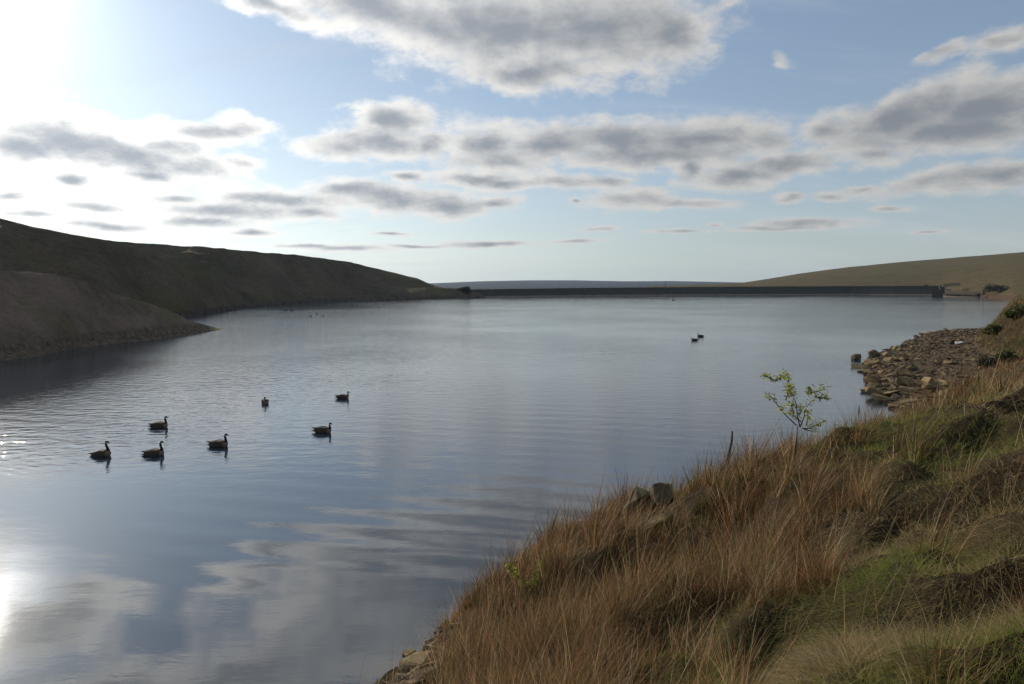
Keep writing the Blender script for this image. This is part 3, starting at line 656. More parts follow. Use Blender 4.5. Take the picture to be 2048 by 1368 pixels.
# ------------------------------------------------------------------ stones
def rock_mesh(name, seed, dims, sub=1, rough=0.03, npts=16, bev=0.04, sharp=True):
    rs = random.Random(seed); bm = bmesh.new()
    for i in range(npts):
        v = Vector((rs.uniform(-1, 1), rs.uniform(-1, 1), rs.uniform(-1, 1)))
        m_ = max(abs(v.x), abs(v.y), abs(v.z)); v = v / m_ * rs.uniform(0.72, 1.0) if sharp else v.normalized() * rs.uniform(0.85, 1.0)
        bm.verts.new((v.x * dims[0] / 2, v.y * dims[1] / 2, v.z * dims[2] / 2))
    r_ = bmesh.ops.convex_hull(bm, input=bm.verts)
    bmesh.ops.delete(bm, geom=[g for g in r_['geom_interior'] if isinstance(g, bmesh.types.BMVert)], context='VERTS')
    bmesh.ops.bevel(bm, geom=bm.edges[:], offset=bev * min(dims), segments=2, affect='EDGES', clamp_overlap=True)
    if sub:
        bmesh.ops.triangulate(bm, faces=bm.faces[:])
        for _ in range(sub): bmesh.ops.subdivide_edges(bm, edges=[e for e in bm.edges if e.calc_length() > max(dims) / (7 * sub)], cuts=1, use_grid_fill=True)
        for v in bm.verts:
            k = mnoise.fractal(v.co * (2.2 / max(dims)) * 2 + Vector((seed * 3.1, 0, 0)), 0.9, 2.1, 5)
            v.co += v.co.normalized() * k * rough * max(dims)
    me = bpy.data.meshes.new(name); bm.to_mesh(me); bm.free()
    return me
spit_meshes = [rock_mesh('stone', 100 + i, (1.0, random.uniform(.45, .9), random.uniform(.16, .42)), 1, 0.025, 13) for i in range(12)]
spit_meshes += [rock_mesh('stone', 150 + i, (1.0, random.uniform(.7, .95), random.uniform(.5, .7)), 1, 0.03, 15) for i in range(6)]
for m_ in spit_meshes: m_.materials.append(M_stone)
def zground(x, y): return float(bank_h(np.array([x]), np.array([y]))[0])
def put_stone(me, x, y, size, label, group=None, sink=0.3, tilt=0.3, name='stone', mat=None, zr=None, z=None):
    o = bpy.data.objects.new(name, me); COL.objects.link(o)
    h = me.dimensions_z if hasattr(me, 'dimensions_z') else 0.35
    zz = zground(x, y) if z is None else z
    o.location = (x, y, zz + size * 0.35 * (0.5 - sink)); o.scale = (size, size, size * .8)
    o.rotation_euler = (random.gauss(0, tilt), random.gauss(0, tilt), random.uniform(0, 6.28) if zr is None else zr)
    tag(o, label, 'stone', group); return o
# the spit: sample in picture-independent ground coordinates, larger towards the tip
SG = 'stones strewn over the spit'
cnt = 0; rs = random.Random(5); used = []
cands = []
for _ in range(30000):
    x = rs.uniform(17, 62); y = rs.uniform(33, 92)
    cands.append((x, y))
ca = np.array(cands); ss = sdist(ca[:, 0], ca[:, 1], SHORE); tk = sdist(ca[:, 0], ca[:, 1], TOE)
for (x, y), s_1, k_1 in zip(cands, ss, tk):
    if cnt >= 285: break
    if s_1 < -0.25 or k_1 > 0.6: continue
    if x / y > 0.76 or (x / y > 0.70 and y > 60): continue
    edge = math.exp(-max(s_1, 0) / 2.5); tip = math.exp(-((y - 40) / 16) ** 2)
    size = rs.lognormvariate(-0.78, 0.45) * (0.65 + 0.75 * edge) * (0.8 + 0.55 * tip)
    if rs.random() > (0.25 + 0.75 * edge) * (0.45 + 0.55 * tip): continue
    if any((x - a) ** 2 + (y - b) ** 2 < (0.33 * (size + c_)) ** 2 for a, b, c_ in used): continue
    used.append((x, y, size)); cnt += 1
    where = ('on the far waterline of the spit' if y > 66 else 'on the outer waterline at the middle of the spit' if y > 52 else 'at the nearest water edge of the spit, towards the camera') if s_1 < 0.8 else \
            ('on the far half of the spit, set back from the water' if y > 62 else 'in the middle of the spit, inland of the waterline' if y > 48 else 'on the near end of the spit, close to the brown rushes')
    lab = ('large angular gritstone block ' if size > 1.15 else 'medium broken gritstone ' if size > 0.75 else 'small broken gritstone ') + where
    put_stone(rs.choice(spit_meshes), x, y, size, lab, SG, 0.22, 0.22)
# rubble too small and too many to count, as one object
def rubble(name, pts, sizes, mat, seed, nv=10, flat=0.5):
    base = []
    for i in range(8):
        bm = bmesh.new(); rr2 = random.Random(seed + i)
        for _ in range(nv): bm.verts.new((rr2.uniform(-.5, .5), rr2.uniform(-.4, .4), rr2.uniform(-.5, .5) * flat))
        r_ = bmesh.ops.convex_hull(bm, input=bm.verts)
        bmesh.ops.delete(bm, geom=[g for g in r_['geom_interior'] if isinstance(g, bmesh.types.BMVert)], context='VERTS')
        bmesh.ops.triangulate(bm, faces=bm.faces[:]); bm.verts.index_update()
        base.append((np.array([v.co[:] for v in bm.verts]), np.array([[v.index for v in f.verts] for f in bm.faces]))); bm.free()
    V = []; F = []; C = []; n = 0
    for i, (p, sz) in enumerate(zip(pts, sizes)):
        b, f = base[i % 8]; a = RNG.uniform(0, 6.28); tlt = RNG.normal(0, 0.3, 2)
        M = (Matrix.Rotation(a, 3, 'Z') @ Matrix.Rotation(tlt[0], 3, 'X') @ Matrix.Rotation(tlt[1], 3, 'Y')); M = np.array(M)
        V.append((b * sz) @ M.T + np.array(p)); F.append(f + n); n += len(b)
        c0 = np.array([(.13,.095,.06),(.20,.15,.095),(.08,.06,.045),(.15,.10,.065),(.26,.21,.14)][RNG.integers(5)]) * RNG.uniform(.6, 1.2); C.append(np.tile(c0, (len(b), 1)))
    me = mesh_np(name, np.concatenate(V), np.concatenate(F), False, np.concatenate(C)); return tag(link(name, me, None, [mat]), kind='stuff')
rb, t_ = newmat('rubble'); at = t_.n('ShaderNodeAttribute', attribute_name='tint'); g_ = t_.n('ShaderNodeNewGeometry')
finish(rb, t_, t_.mix(t_.mapr(t_.noise(g_.outputs['Position'], 8, 5), 0.4, 0.65, 0, 0.5), at.outputs['Color'], (0.07,0.06,0.045)), 0.9, t_.noise(g_.outputs['Position'], 20, 4), 0.6, 0.03, 0.15)
pp = RNG.uniform((17, 33), (75, 105), (26000, 2)); s1 = sdist(pp[:, 0], pp[:, 1], SHORE); k1 = sdist(pp[:, 0], pp[:, 1], TOE)
keep = (s1 > -0.35) & (k1 < 1.2) & (RNG.random(len(pp)) < (0.35 + 0.65 * np.exp(-np.clip(s1, 0, 99) / 3)) )
pp = pp[keep][:9000]; zz = bank_h(pp[:, 0], pp[:, 1]) + 0.03
rubble('gravel', np.column_stack([pp, zz]), RNG.lognormal(-1.35, 0.4, len(pp)), rb, 300)
# boulders off the tip of the spit
big = [rock_mesh('boulder', 400 + i, d_, 2, 0.03, 26, 0.08, False) for i, d_ in enumerate([(1.0, .8, .62), (1.0, .7, .72), (1.0, .8, .5), (1.0, .35, .9)])]
def boulder(px, py, mi, size, label, mat, z=0.0, zr=0.0, tilt=(0, 0), dz=0.0, ray_hit=False, sc=(1, 1, 1)):
    p = hit(px, py) if ray_hit else P(px, py, 0.0)
    me = big[mi].copy(); me.materials.clear(); me.materials.append(mat)
    o = bpy.data.objects.new('boulder', me); COL.objects.link(o); o.location = (p.x, p.y, p.z + dz); o.rotation_euler = (tilt[0], tilt[1], zr)
    o.scale = (size * sc[0], size * sc[1], size * sc[2]); tag(o, label, 'boulder'); return o
boulder(1714, 719, 0, 1.15, 'rounded boulder standing alone in the water off the spit', M_dark, dz=0.16)
boulder(1746, 716, 1, 1.35, 'dark rounded boulder on the outer tip of the stony spit', M_dark, dz=0.25, zr=0.5)
for px, py, mi, sz, lab, mt in [
    (1778, 722, 2, 1.3, 'long dark slab just inland of the dark rounded boulder', M_stone),
    (1806, 752, 2, 1.2, 'lichen yellow slab leaning on a dark block in the middle of the spit', M_stone),
    (1858, 778, 2, 1.0, 'broad pale gritstone slab where the grass meets the spit', M_stone),
    (1758, 778, 0, 0.8, 'brown block half in shade above the spit shoreline', M_dark),
    (1822, 742, 1, 0.9, 'blocky grey stone lying beside the yellow slab', M_dark),
    (1917, 688, 2, 1.0, 'small whitish stone far back on the spit near the grass', wht),
    (1833, 673, 2, 1.2, 'low dark stone awash behind the spit', M_dark),
    (1816, 684, 2, 1.3, 'flat dark stone on the far waterline of the spit', M_dark)]:
    p = hit(px, py); boulder(px, py, mi, sz, lab, mt, dz=0.10, zr=random.uniform(0, 3), ray_hit=True, tilt=(random.gauss(0, .2), random.gauss(0, .2)), sc=(1, 1, 0.8))
# boulders set in the near bank
def slab(px, py, dims, seed, label, rot, mat, dz=0.0, D=None, npts=14):
    p = hit(px, py) if D is None else PD(px, py, D)
    me = rock_mesh('boulder', seed, dims, 2, 0.035, npts, 0.03, False); me.materials.append(mat)
    o = bpy.data.objects.new('boulder', me); COL.objects.link(o); o.location = (p.x, p.y, p.z + dz); o.rotation_euler = rot; tag(o, label, 'boulder'); return o
slab(1272, 1026, (.7, .5, .8), 503, 'dark upright split boulder at the edge of the bank above the water', (R(8), R(24), R(35)), M_dark, 0.14, None, 20)
slab(1326, 1016, (0.6, .45, .75), 509, 'lichened boulder standing just right of the dark split boulder', (R(-5), R(-12), R(-25)), M_dark, 0.14, None, 18)
slab(1300, 1052, (1.0, .3, .22), 512, 'long reddish slab slanting down in front of the two upright boulders', (R(10), R(-22), R(8)), M_dark, 0.0)
slab(1538, 926, (.7, .6, .6), 515, 'yellow lichened boulder half buried in brown grass near the sapling', (0, R(-12), R(30)), M_stone, -0.08)
slab(1318, 1108, (0.8, .35, .5), 518, 'pale stone face showing through rushes below the upright boulders', (R(20), 0, R(10)), M_stone, -0.02)
slab(985, 1150, (0.6, .4, .4), 521, 'small brown boulder at the waterline among the red rushes', (0, R(10), R(40)), M_stone, 0.06)
# rocks at the foot of the bank, lower left
LG = 'rocks at the water edge at the bottom of the picture'
for i, (px, py, sz, sx, lab) in enumerate([
    (870, 1277, .34, 1.2, 'uppermost thin slab of the shoreline rocks, projecting over the water'),
    (868, 1290, .28, 1.0, 'small flat rock just under the projecting slab'),
    (852, 1302, .20, .8, 'black wet rock at the waterline below the projecting slab'),
    (873, 1312, .50, 1.0, 'square buff block at the top of the shoreline rocks'),
    (884, 1322, .45, 1.0, 'buff block wedged against the red rushes above the shoreline'),
    (816, 1320, .28, .9, 'small brown rock at the left end of the rock pile'),
    (838, 1337, .62, 1.2, 'largest leaning buff block of the shoreline rocks'),
    (862, 1338, .40, .9, 'rock squeezed to the right of the largest leaning block'),
    (884, 1340, .26, .8, 'small greenish rock beside the rush stems'),
    (808, 1350, .34, 1.2, 'low rock on the waterline left of the largest block'),
    (786, 1362, .36, 1.2, 'bottom left rock touching the water at the frame edge'),
    (865, 1360, .44, 1.3, 'flat tan slab near the bottom edge below the largest block'),
    (885, 1362, .30, 1.0, 'pale flat stone at the bottom edge next to the grass'),
    (838, 1364, .34, 1.0, 'dark wedge of rock at the bottom edge of the pile')]):
    p = hit(px, py + 6); me = rock_mesh('rock', 600 + i * 3, (1.0 * sx, .75, .5), 2, 0.02, 12, 0.05); me.materials.append(M_stone)
    o = bpy.data.objects.new('rock', me); COL.objects.link(o); o.scale = (sz,) * 3; o.location = (p.x, p.y, max(p.z, -0.02) + sz * 0.16)
    o.rotation_euler = (random.gauss(0, .25), random.gauss(0, .25), random.uniform(-.6, .9)); tag(o, lab, 'rock', LG)
pp = np.array([[random.uniform(-3.2, -0.5), random.uniform(7.5, 12.8)] for _ in range(3500)]); s1 = sdist(pp[:, 0], pp[:, 1], SHORE)
pp = pp[(s1 > -0.35) & rocky(pp[:, 0] - .08, pp[:, 1])]; zz = bank_h(pp[:, 0], pp[:, 1]) + 0.02
rubble('shingle', np.column_stack([pp, zz]), RNG.lognormal(-2.2, 0.4, len(pp)), rb, 340)

# stick and stake
p = hit(1448, 962)
o = link('dead_stem', tube_me('dead_stem', [(0, 0, -.1), (.02, 0, .35), (.07, .02, .7), (.10, .02, 1.0), (.105, .02, 1.28)], [.030, .026, .022, .018, .012], 6), None, [wd]); o.location = p
o.scale = (1.2, 1.2, (p.y / FPX * 102) / 1.28); tag(o, 'bare dark stick standing upright out of the brown grass', 'stick')
o = link('stake', tube_me('stake', [(0, 0, -.5), (.01, 0, 0), (.03, 0, .28)], [.03, .03, .02], 6), None, [wd]); o.location = P(1717, 823, 0)
tag(o, 'short dark stub poking out of the water left of the spit', 'stake')

# ------------------------------------------------------------------ leafy plants
def leaf_mat(name, a, b, tr=0.45):
    m, t = newmat(name); at = t.n('ShaderNodeAttribute', attribute_name='tint')
    d = t.n('ShaderNodeBsdfDiffuse'); r = t.n('ShaderNodeBsdfTranslucent'); g = t.n('ShaderNodeBsdfGlossy'); g.inputs['Roughness'].default_value = 0.45
    t.link(at.outputs['Color'], d.inputs[0]); t.link(at.outputs['Color'], r.inputs[0])
    mx = t.n('ShaderNodeMixShader'); mx.inputs[0].default_value = tr; t.link(d.outputs[0], mx.inputs[1]); t.link(r.outputs[0], mx.inputs[2])
    m2 = t.n('ShaderNodeMixShader'); m2.inputs[0].default_value = a; t.link(mx.outputs[0], m2.inputs[1]); t.link(g.outputs[0], m2.inputs[2])
    g.inputs[0].default_value = (b, b, b, 1)
    o = t.n('ShaderNodeOutputMaterial'); t.link(m2.outputs[0], o.inputs[0]); return m
M_leaf = leaf_mat('leaf', 0.04, 0.6, 0.6); M_blade = leaf_mat('grass_blade', 0.02, 0.5, 0.38)
def leaves_me(name, centres, size, n_each, spread, cols, rs, flat=0.6):
    V = []; F = []; C = []
    for c0 in centres:
        for _ in range(n_each):
            c_ = np.array(c0) + rs.normal(0, spread, 3); d = rs.normal(0, 1, 3); d[2] *= flat; d /= np.linalg.norm(d) + 1e-6
            u = np.cross(d, rs.normal(0, 1, 3)); u /= np.linalg.norm(u) + 1e-6; L = size * rs.uniform(.6, 1.3)
            b = len(V); V += [c_ - d * L * .5, c_ + u * L * .28, c_ + d * L * .55, c_ - u * L * .28]; F.append([b, b + 1, b + 2, b + 3])
            k = np.array(cols[rs.integers(len(cols))]) * rs.uniform(.75, 1.25); C += [k] * 4
    return mesh_np(name, np.array(V), np.array(F), False, np.array(C))
bark, t_ = newmat('bark'); tt = t_.n('ShaderNodeTexCoord'); finish(bark, t_, t_.mix(t_.noise(tt.outputs['Object'], 12, 4), (0.05,0.04,0.03), (0.10,0.085,0.06)), 0.8)
def plant(name, label, cat, base_px, limbs, trunk_n, leafcols, lsize, each, spread, rbase, depth_j=0.12, D=None, group=None):
    """limbs: polylines in photo pixels relative to base at the plant's own distance; turned into a 3-D spray"""
    p0 = hit(*base_px) if D is None else PD(base_px[0], base_px[1], D); k = p0.y / FPX; rs_ = np.random.default_rng(int(base_px[0]))
    e = empty(name, p0); tag(e, label, cat, group)
    def T(x, y, j): return ((x - base_px[0]) * k, j, (base_px[1] - y) * k)
    for i, (pl, leafy) in enumerate(limbs):
        js = np.cumsum(rs_.normal(0, depth_j, len(pl))) if i >= trunk_n else np.zeros(len(pl))
        pts = [T(x, y, j) for (x, y), j in zip(pl, js)]
        sm_ = [tuple(q_[:3]) for q_ in spline([(*a, 1, 1) for a in pts], len(pts) * 4)]
        r0 = rbase if i < trunk_n else rbase * 0.6
        br = link('trunk' if i < trunk_n else 'branch', tube_me('limb', sm_, [r0 * (1 - 0.7 * q_ / (len(sm_) - 1)) for q_ in range(len(sm_))], 7), e, [bark])
        if leafy:
            n0 = int(len(sm_) * (1 - leafy)); cs = sm_[n0:]
            link('leaves', leaves_me('leaves', cs, lsize, each, spread, leafcols, rs_), br, [M_leaf])
    return e
GL = [(.24,.31,.07),(.32,.36,.10),(.20,.25,.06),(.34,.34,.16)]
plant('sapling', 'thin young sapling with sparse fresh leaves standing on the bank edge against the water', 'tree', (1590, 922),
  [([(1590,928),(1590,897),(1592,870),(1593,850)], 0),
   ([(1593,850),(1599,830),(1607,808),(1616,786)], .5), ([(1616,786),(1609,775),(1606,770)], .9), ([(1616,786),(1628,776),(1640,770)], .85), ([(1616,786),(1624,786),(1630,787)], .6),
   ([(1593,850),(1586,825),(1575,800),(1563,778),(1556,762)], .45), ([(1556,762),(1546,756),(1535,753)], .85), ([(1556,762),(1560,750),(1558,741)], .9), ([(1556,762),(1566,752),(1570,750)], .8),
   ([(1575,800),(1583,788),(1592,785)], .7), ([(1593,850),(1580,836),(1566,822),(1562,808)], .3), ([(1566,822),(1560,802),(1553,796)], .6), ([(1586,825),(1583,812),(1584,806)], .8), ([(1563,778),(1568,772),(1575,769)], .8),
   ([(1593,850),(1605,850),(1618,852),(1626,846),(1643,838)], .55), ([(1618,852),(1628,840),(1640,835)], .7), ([(1593,850),(1606,855),(1622,856)], .1), ([(1618,850),(1612,842),(1606,840)], .8), ([(1599,830),(1603,820),(1600,812)], .6)],
  1, GL, 0.052, 5, 0.032, 0.018)
plant('shrub', 'small bright green leafy sprig growing through the red rushes near the water', 'shrub', (1062, 1190),
  [([(1062,1195),(1055,1180),(1046,1165)], .3), ([(1046,1165),(1032,1150),(1024,1140),(1017,1125)], .9), ([(1062,1190),(1068,1165),(1072,1145),(1083,1115)], .85), ([(1068,1165),(1062,1172),(1050,1175)], .8), ([(1062,1190),(1075,1175),(1072,1160)], .8)],
  1, [(.22,.26,.03),(.28,.30,.05),(.16,.22,.03)], 0.05, 6, 0.03, 0.006, 0.03)

def bush(px, py, wpx, hpx, label, cols, D=None, n=2600, leaf=0.10, name='bush', dz=0.0, group=None):
    p = hit(px, py) if D is None else PD(px, py, D); k = p.y / FPX; W, H = wpx * k, hpx * k
    e = empty(name, (p.x, p.y, p.z + dz)); tag(e, label, 'bush', group); rs_ = np.random.default_rng(int(px * 3 + py))
    blobs = [(rs_.uniform(-.36, .36) * W, rs_.uniform(-.25, .25) * W, rs_.uniform(.15, .62) * H, rs_.uniform(.18, .34)) for _ in range(9)]
    cs = []
    for _ in range(n):
        b = blobs[rs_.integers(9)]; d = rs_.normal(0, 1, 3); d /= np.linalg.norm(d); r_ = b[3] * rs_.uniform(.55, 1.05) ** .6
        q_ = (b[0] + d[0] * r_ * W, b[1] + d[1] * r_ * W, b[2] + d[2] * r_ * H * 1.1)
        if q_[2] > -.2 * H: cs.append(q_)
    link('foliage', leaves_me('foliage', cs, leaf, 1, 0.01, cols, rs_), e, [M_leaf])
    for b in blobs[:4]:
        link('stem', tube_me('stem', [(0, 0, -.1), (b[0] * .5, b[1] * .5, b[2] * .5), (b[0], b[1], b[2])], [.04 * H, .03 * H, .012 * H], 6), e, [bark])
    return e
BG = [(.05,.065,.018),(.08,.09,.02),(.035,.045,.015),(.11,.11,.03)]
BD = [(.03,.028,.018),(.05,.04,.025),(.022,.022,.016)]
bush(2026, 640, 44, 34, 'bright green bush on top of the bank at the right edge', BG, n=2600, leaf=.17)
bush(1990, 668, 36, 22, 'low green bush below the skyline bush at the right edge', BG, n=1500, leaf=.17)
bush(2012, 725, 36, 30, 'olive bush lower down the bank at the right edge', BG, n=1800, leaf=.13)
bush(1975, 735, 34, 22, 'dark shaded bush where the grassy bank meets the spit', BD, n=1500, leaf=.12)
bush(928, 584.5, 28, 13, 'round dark bush on the crest at the left end of the dam', BD, D=368, n=1500, leaf=.7)
bush(1990, 582, 40, 16, 'elongated dark bush on the far right shore behind the overflow', BD, D=385, n=1800, leaf=.7)
bush(1852, 573, 7, 4.5, 'tiny dark bush on the skyline of the dam left of the overflow', BD, D=520, n=250, leaf=.5)
bush(1810, 574, 6, 2.5, 'tiniest low dark bush behind the dam crest', BD, D=560, n=200, leaf=.5)

# ------------------------------------------------------------------ grass and rushes
def blades(name, x, y, z, length, width, azim, lean, curl, colr, nseg=3, tipc=None):
    """all arrays: one ribbon per entry, bending away from vertical towards azim"""
    n = len(x); ts = np.linspace(0, 1, nseg + 1)
    face = RNG.uniform(0, np.pi, n); wx, wy = np.cos(face), np.sin(face)
    dx, dy = np.cos(azim), np.sin(azim); V = np.zeros((n, (nseg + 1) * 2, 3), np.float32)
    px_ = np.zeros(n); py_ = np.zeros(n); pz_ = np.zeros(n)
    for i, t in enumerate(ts):
        a = lean + curl * t
        if i:
            st = length / nseg; px_ = px_ + st * np.sin(a) * dx; py_ = py_ + st * np.sin(a) * dy; pz_ = pz_ + st * np.cos(a)
        w_ = width * 0.5 * (1 - t * 0.88)
        V[:, 2 * i, 0] = x + px_ - wx * w_; V[:, 2 * i, 1] = y + py_ - wy * w_; V[:, 2 * i, 2] = z + pz_
        V[:, 2 * i + 1, 0] = x + px_ + wx * w_; V[:, 2 * i + 1, 1] = y + py_ + wy * w_; V[:, 2 * i + 1, 2] = z + pz_
    b = (np.arange(n) * (nseg + 1) * 2)[:, None, None]; q_ = np.array([[2 * i, 2 * i + 1, 2 * i + 3, 2 * i + 2] for i in range(nseg)])[None]
    F = (b + q_).reshape(-1, 4); C = np.repeat(colr[:, None, :], (nseg + 1) * 2, 1)
    if tipc is not None:
        k = (np.repeat(ts, 2) ** 1.5)[None, :, None]; C = C * (1 - k) + tipc[:, None, :] * k
    me = mesh_np(name, V.reshape(-1, 3), F, True, C.reshape(-1, 3))
    return tag(link(name, me, None, [M_blade]), kind='stuff')
def palette(n, cols, wts, clump=None):
    cols = np.array(cols); wts = np.array(wts, float); wts /= wts.sum()
    i = RNG.choice(len(cols), n, p=wts); return cols[i] * RNG.uniform(.7, 1.3, (n, 1))
def in_view(x, y, z, m=0.06):
    r = np.hypot(x, y); wide = (np.degrees(np.arctan2(x, y)) < 62) & (y > -6) & (r < 40)
    thin = RNG.random(len(x)) < .65
    return in_frame(x, y, z, m) | (wide & thin)
def in_frame(x, y, z, m=0.06):
    yy = y * cp - (z - CAM_H) * sp; up = y * sp + (z - CAM_H) * cp; ok = yy > 0.3
    return ok & (np.abs(x) / np.maximum(yy, .1) < 0.7315 + m + 0.6 / np.maximum(yy, .3)) & (up / np.maximum(yy, .1) > -0.489 - m - .6 / np.maximum(yy, .3))
def sample_polar(n, rmin, rmax, amin=-14, amax=42, pw=1.0):
    """ground points, evenly spread over distance on a log scale so the density falls with distance"""
    u = RNG.random(n); r = rmin * (rmax / rmin) ** (u ** pw); a = R(amin) + (R(amax) - R(amin)) * RNG.random(n)
    return r * np.sin(a), r * np.cos(a)
STRAW = [(.30,.22,.11),(.22,.13,.06),(.17,.085,.04),(.10,.06,.03),(.36,.28,.16),(.12,.11,.035),(.20,.10,.05)]
# zones
def hollow(x, y):
    h = 0 * x
    for hx_, hy_, hr_, hd_ in HOLLOWS:
        if hd_ > 0: h = np.maximum(h, np.exp(-((x - hx_) ** 2 + (y - hy_) ** 2) / (hr_ * .85) ** 2))
    return h
def green_zone(x, y):
    s = sdist(x, y, SHORE) + fbm(x * .35, y * .35, 3, 91) * 1.6
    k = sdist(x, y, TOE)
    return sstep(5.0, 6.6, np.minimum(s, k + 1.0) - np.clip((np.hypot(x, y) - 8.5) * .22, 0, 1.7))
b_0 = hit(1290, 1030); BX, BY = b_0.x + .05, b_0.y - .35
# 1. clumps of tall brown rushes
cx_, cy_ = sample_polar(11500, 2.6, 85, -40, 62, 0.8)
s1 = sdist(cx_, cy_, SHORE); k1 = sdist(cx_, cy_, TOE); gz = green_zone(cx_, cy_); r1 = np.hypot(cx_, cy_)
keep = (k1 > 0.15) & (s1 > 0.2) & ~rocky(cx_, cy_) & (RNG.random(len(cx_)) > gz * 0.965) & (fbm(cx_ * .9, cy_ * .9, 3, 97) > -.20) & (RNG.random(len(cx_)) > hollow(cx_, cy_) * 1.2) & (np.hypot(cx_ - BX, cy_ - BY) > .7); cz_ = bank_h(cx_, cy_); keep &= in_view(cx_, cy_, cz_, .1)
cx_, cy_, cz_, r1, s1 = cx_[keep], cy_[keep], cz_[keep], r1[keep], s1[keep]; nc = len(cx_)
per = np.clip((700 / (r1 + 3)), 12, 70).astype(int); idx = np.repeat(np.arange(nc), per); n = len(idx); print('rush clumps', nc, 'blades', n)
crad = RNG.uniform(.05, .20, nc) * np.clip(r1 / 12, .8, 2.0); ang_ = RNG.uniform(0, 2 * np.pi, n); rad_ = np.sqrt(RNG.random(n)) * crad[idx]
bx = cx_[idx] + rad_ * np.cos(ang_); by2 = cy_[idx] + rad_ * np.sin(ang_); bz = bank_h(bx, by2) - .02
chgt = np.clip(RNG.normal(.50, .20, nc), .18, .95) * np.clip(.55 + s1 * .35, .5, 1.0); hpat = 1 + .75 * fbm(cx_ * .7, cy_ * .7, 3, 96); chgt = chgt * hpat * np.interp(np.hypot(cx_, cy_), [12, 20], [1, .78])
wl_az = RNG.normal(R(20), .5, nc); cl_lean = np.abs(RNG.normal(.12, .14, nc))
L = chgt[idx] * RNG.uniform(.5, 1.25, n); out = rad_ / crad[idx]
dirx = np.cos(ang_) * out * .30 + np.cos(wl_az[idx]) * cl_lean[idx] + RNG.normal(0, .17, n); diry = np.sin(ang_) * out * .30 + np.sin(wl_az[idx]) * cl_lean[idx] + RNG.normal(0, .17, n)
lean = np.hypot(dirx, diry); azm = np.arctan2(diry, dirx); wdt = np.maximum(.0055, np.hypot(bx, by2) * .00095) * RNG.uniform(.6, 1.3, n)
cc_ = palette(nc, [(.165,.078,.032),(.21,.124,.054),(.13,.054,.025),(.28,.195,.10),(.10,.088,.025),(.13,.077,.036)], [3, 3, 2, 2, 1.2, 2])
redz = sstep(5.0, 1.5, s1)[:, None]; cc_ = cc_ * (1 - redz * .35) + np.array([.14, .062, .036]) * redz * .35
cc_ = cc_ * RNG.uniform(.5, 1.6, (nc, 1)); bc_ = cc_[idx] * RNG.uniform(.35, 1.6, (n, 1)); pale = RNG.random(n) < .14; bc_[pale] = np.array([.50, .39, .24]) * RNG.uniform(.7, 1.2, (pale.sum(), 1))
grn = RNG.random(n) < .10; bc_[grn] = np.array([.085, .11, .03]) * RNG.uniform(.7, 1.3, (grn.sum(), 1))
blades('rushes', bx, by2, bz, L, wdt, azm, lean * .8, lean * .5 + np.abs(RNG.normal(0, .22, n)) + (RNG.random(n) < .16) * RNG.uniform(.5, 1.8, n), bc_, 4, bc_ * 1.05 + .01)
# 2. matted low dead grass under the rushes
x, y = sample_polar(300000, 1.6, 100, -45, 62, 0.85); s1 = sdist(x, y, SHORE); k1 = sdist(x, y, TOE); gz = green_zone(x, y); z = bank_h(x, y)
keep = (k1 > .1) & (s1 > .1) & ~rocky(x, y) & (RNG.random(len(x)) > gz) & in_view(x, y, z); x, y, z = x[keep], y[keep], z[keep]; n = len(x); print('mat', n)
r1 = np.hypot(x, y)
blades('dead_grass', x, y, z - .02, RNG.uniform(.12, .34, n) * np.clip(r1 / 14, 1, 2), np.maximum(.005, r1 * .0009), RNG.normal(R(10), 1.3, n), np.abs(RNG.normal(.5, .35, n)), RNG.uniform(.2, 1.3, n),
       palette(n, STRAW, [2, 3, 3, 2, 1.2, 1, 2]), 3)
# 3. green and straw turf in rounded tussocks
x, y = sample_polar(860000, 0.9, 90, -42, 62, 0.9); gz = green_zone(x, y); z = bank_h(x, y); k1 = sdist(x, y, TOE)
keep = (RNG.random(len(x)) < gz) & in_view(x, y, z) & (k1 > .3); x, y, z, gz = x[keep], y[keep], z[keep], gz[keep]; n = len(x); print('turf', n)
r1 = np.hypot(x, y); e_ = .05
gx2 = (bank_h(x + e_, y) - bank_h(x - e_, y)) / (2 * e_); gy2 = (bank_h(x, y + e_) - bank_h(x, y - e_)) / (2 * e_)
tus = fbm(x * 1.6, y * 1.6, 3, 93); pal = fbm(x * .8 + 5, y * .8, 4, 94); mixp = sstep(-.14, .40, pal + RNG.normal(0, .16, n))[:, None]
gc_ = palette(n, [(.12,.16,.030),(.17,.21,.042),(.23,.225,.065),(.08,.10,.024)], [3, 3, 2, 2]); sc_ = palette(n, [(.32,.245,.14),(.23,.175,.09),(.40,.31,.19),(.17,.125,.06)], [3, 3, 1.5, 2])
colr = (gc_ * (1 - mixp) + sc_ * mixp) * 1.22
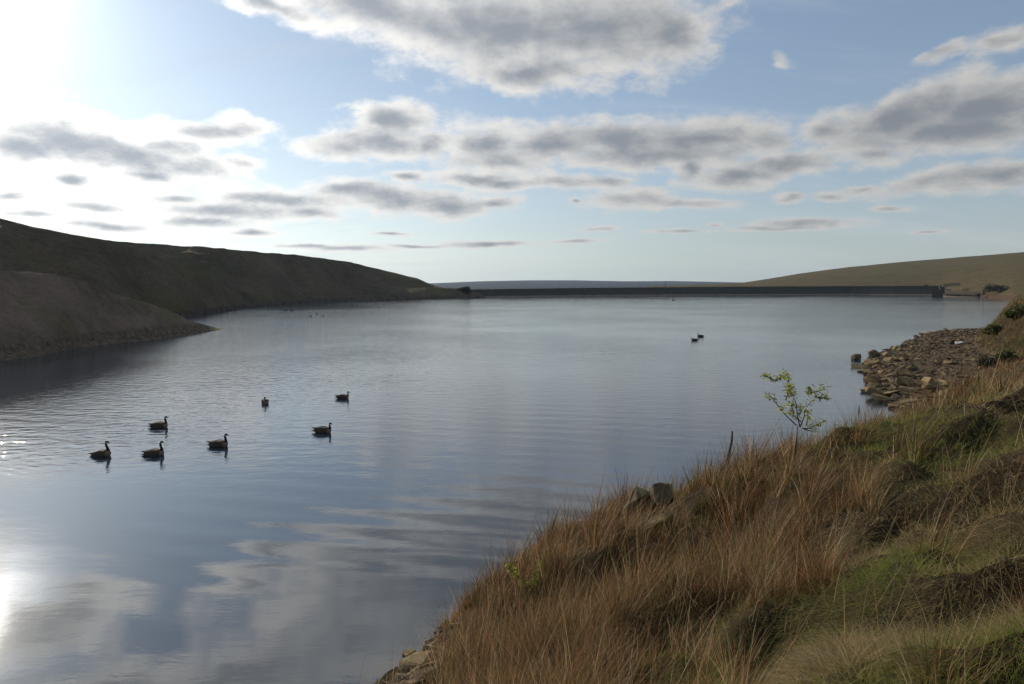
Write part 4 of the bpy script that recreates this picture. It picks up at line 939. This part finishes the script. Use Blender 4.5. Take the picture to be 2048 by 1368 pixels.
L = (RNG.uniform(.07, .19, n) + .10 * np.clip(tus + .2, 0, 1)) * np.clip(r1 / 9, .9, 2.2)
ax = -gx2 * 1.2 + RNG.normal(0, .45, n) + .18; ay = -gy2 * 1.2 + RNG.normal(0, .45, n) - .05
blades('turf', x, y, z - .015, L, np.maximum(.0035, r1 * .0007), np.arctan2(ay, ax), np.clip(np.hypot(ax, ay) * .7, 0, 1.1), RNG.uniform(.3, 1.6, n), colr, 3, colr * 1.1)
# 3b. rough grass on the steep bank behind the spit
x = RNG.uniform(30, 100, 130000); y = RNG.uniform(46, 120, 130000); k1 = sdist(x, y, TOE); keep = (k1 > .15) & (k1 < 14); x, y, k1 = x[keep], y[keep], k1[keep]; z = bank_h(x, y); n = len(x)
mp = sstep(-.2, .3, fbm(x * .25, y * .25, 4, 99) + RNG.normal(0, .12, n))[:, None]
cr_ = palette(n, [(.10,.13,.03),(.15,.17,.04),(.07,.09,.025)], [2, 2, 1]) * (1 - mp) + palette(n, [(.22,.16,.075),(.30,.22,.12),(.15,.095,.045)], [2, 1, 2]) * mp
blades('rough_grass', x, y, z - .03, RNG.uniform(.25, .65, n), RNG.uniform(.03, .06, n), RNG.normal(R(10), 1.4, n), np.abs(RNG.normal(.3, .3, n)), RNG.uniform(.1, 1.0, n), cr_, 2)
# 4. scattered long pale stems
x, y = sample_polar(6500, 2.4, 45, -30, 60, 0.8); z = bank_h(x, y); s1 = sdist(x, y, SHORE); k1 = sdist(x, y, TOE)
keep = (s1 > .4) & (k1 > .4) & in_view(x, y, z) & (RNG.random(len(x)) > green_zone(x, y) * .72); x, y, z = x[keep], y[keep], z[keep]; n = len(x)
blades('long_stems', x, y, z - .02, RNG.uniform(.35, .85, n), np.maximum(.005, np.hypot(x, y) * .0009), RNG.normal(R(15), 1.0, n), np.abs(RNG.normal(.25, .2, n)), np.abs(RNG.normal(.4, .5, n)),
       palette(n, [(.36,.27,.15),(.26,.17,.08),(.42,.34,.22),(.14,.15,.05)], [3, 2, 2, 1]), 5)
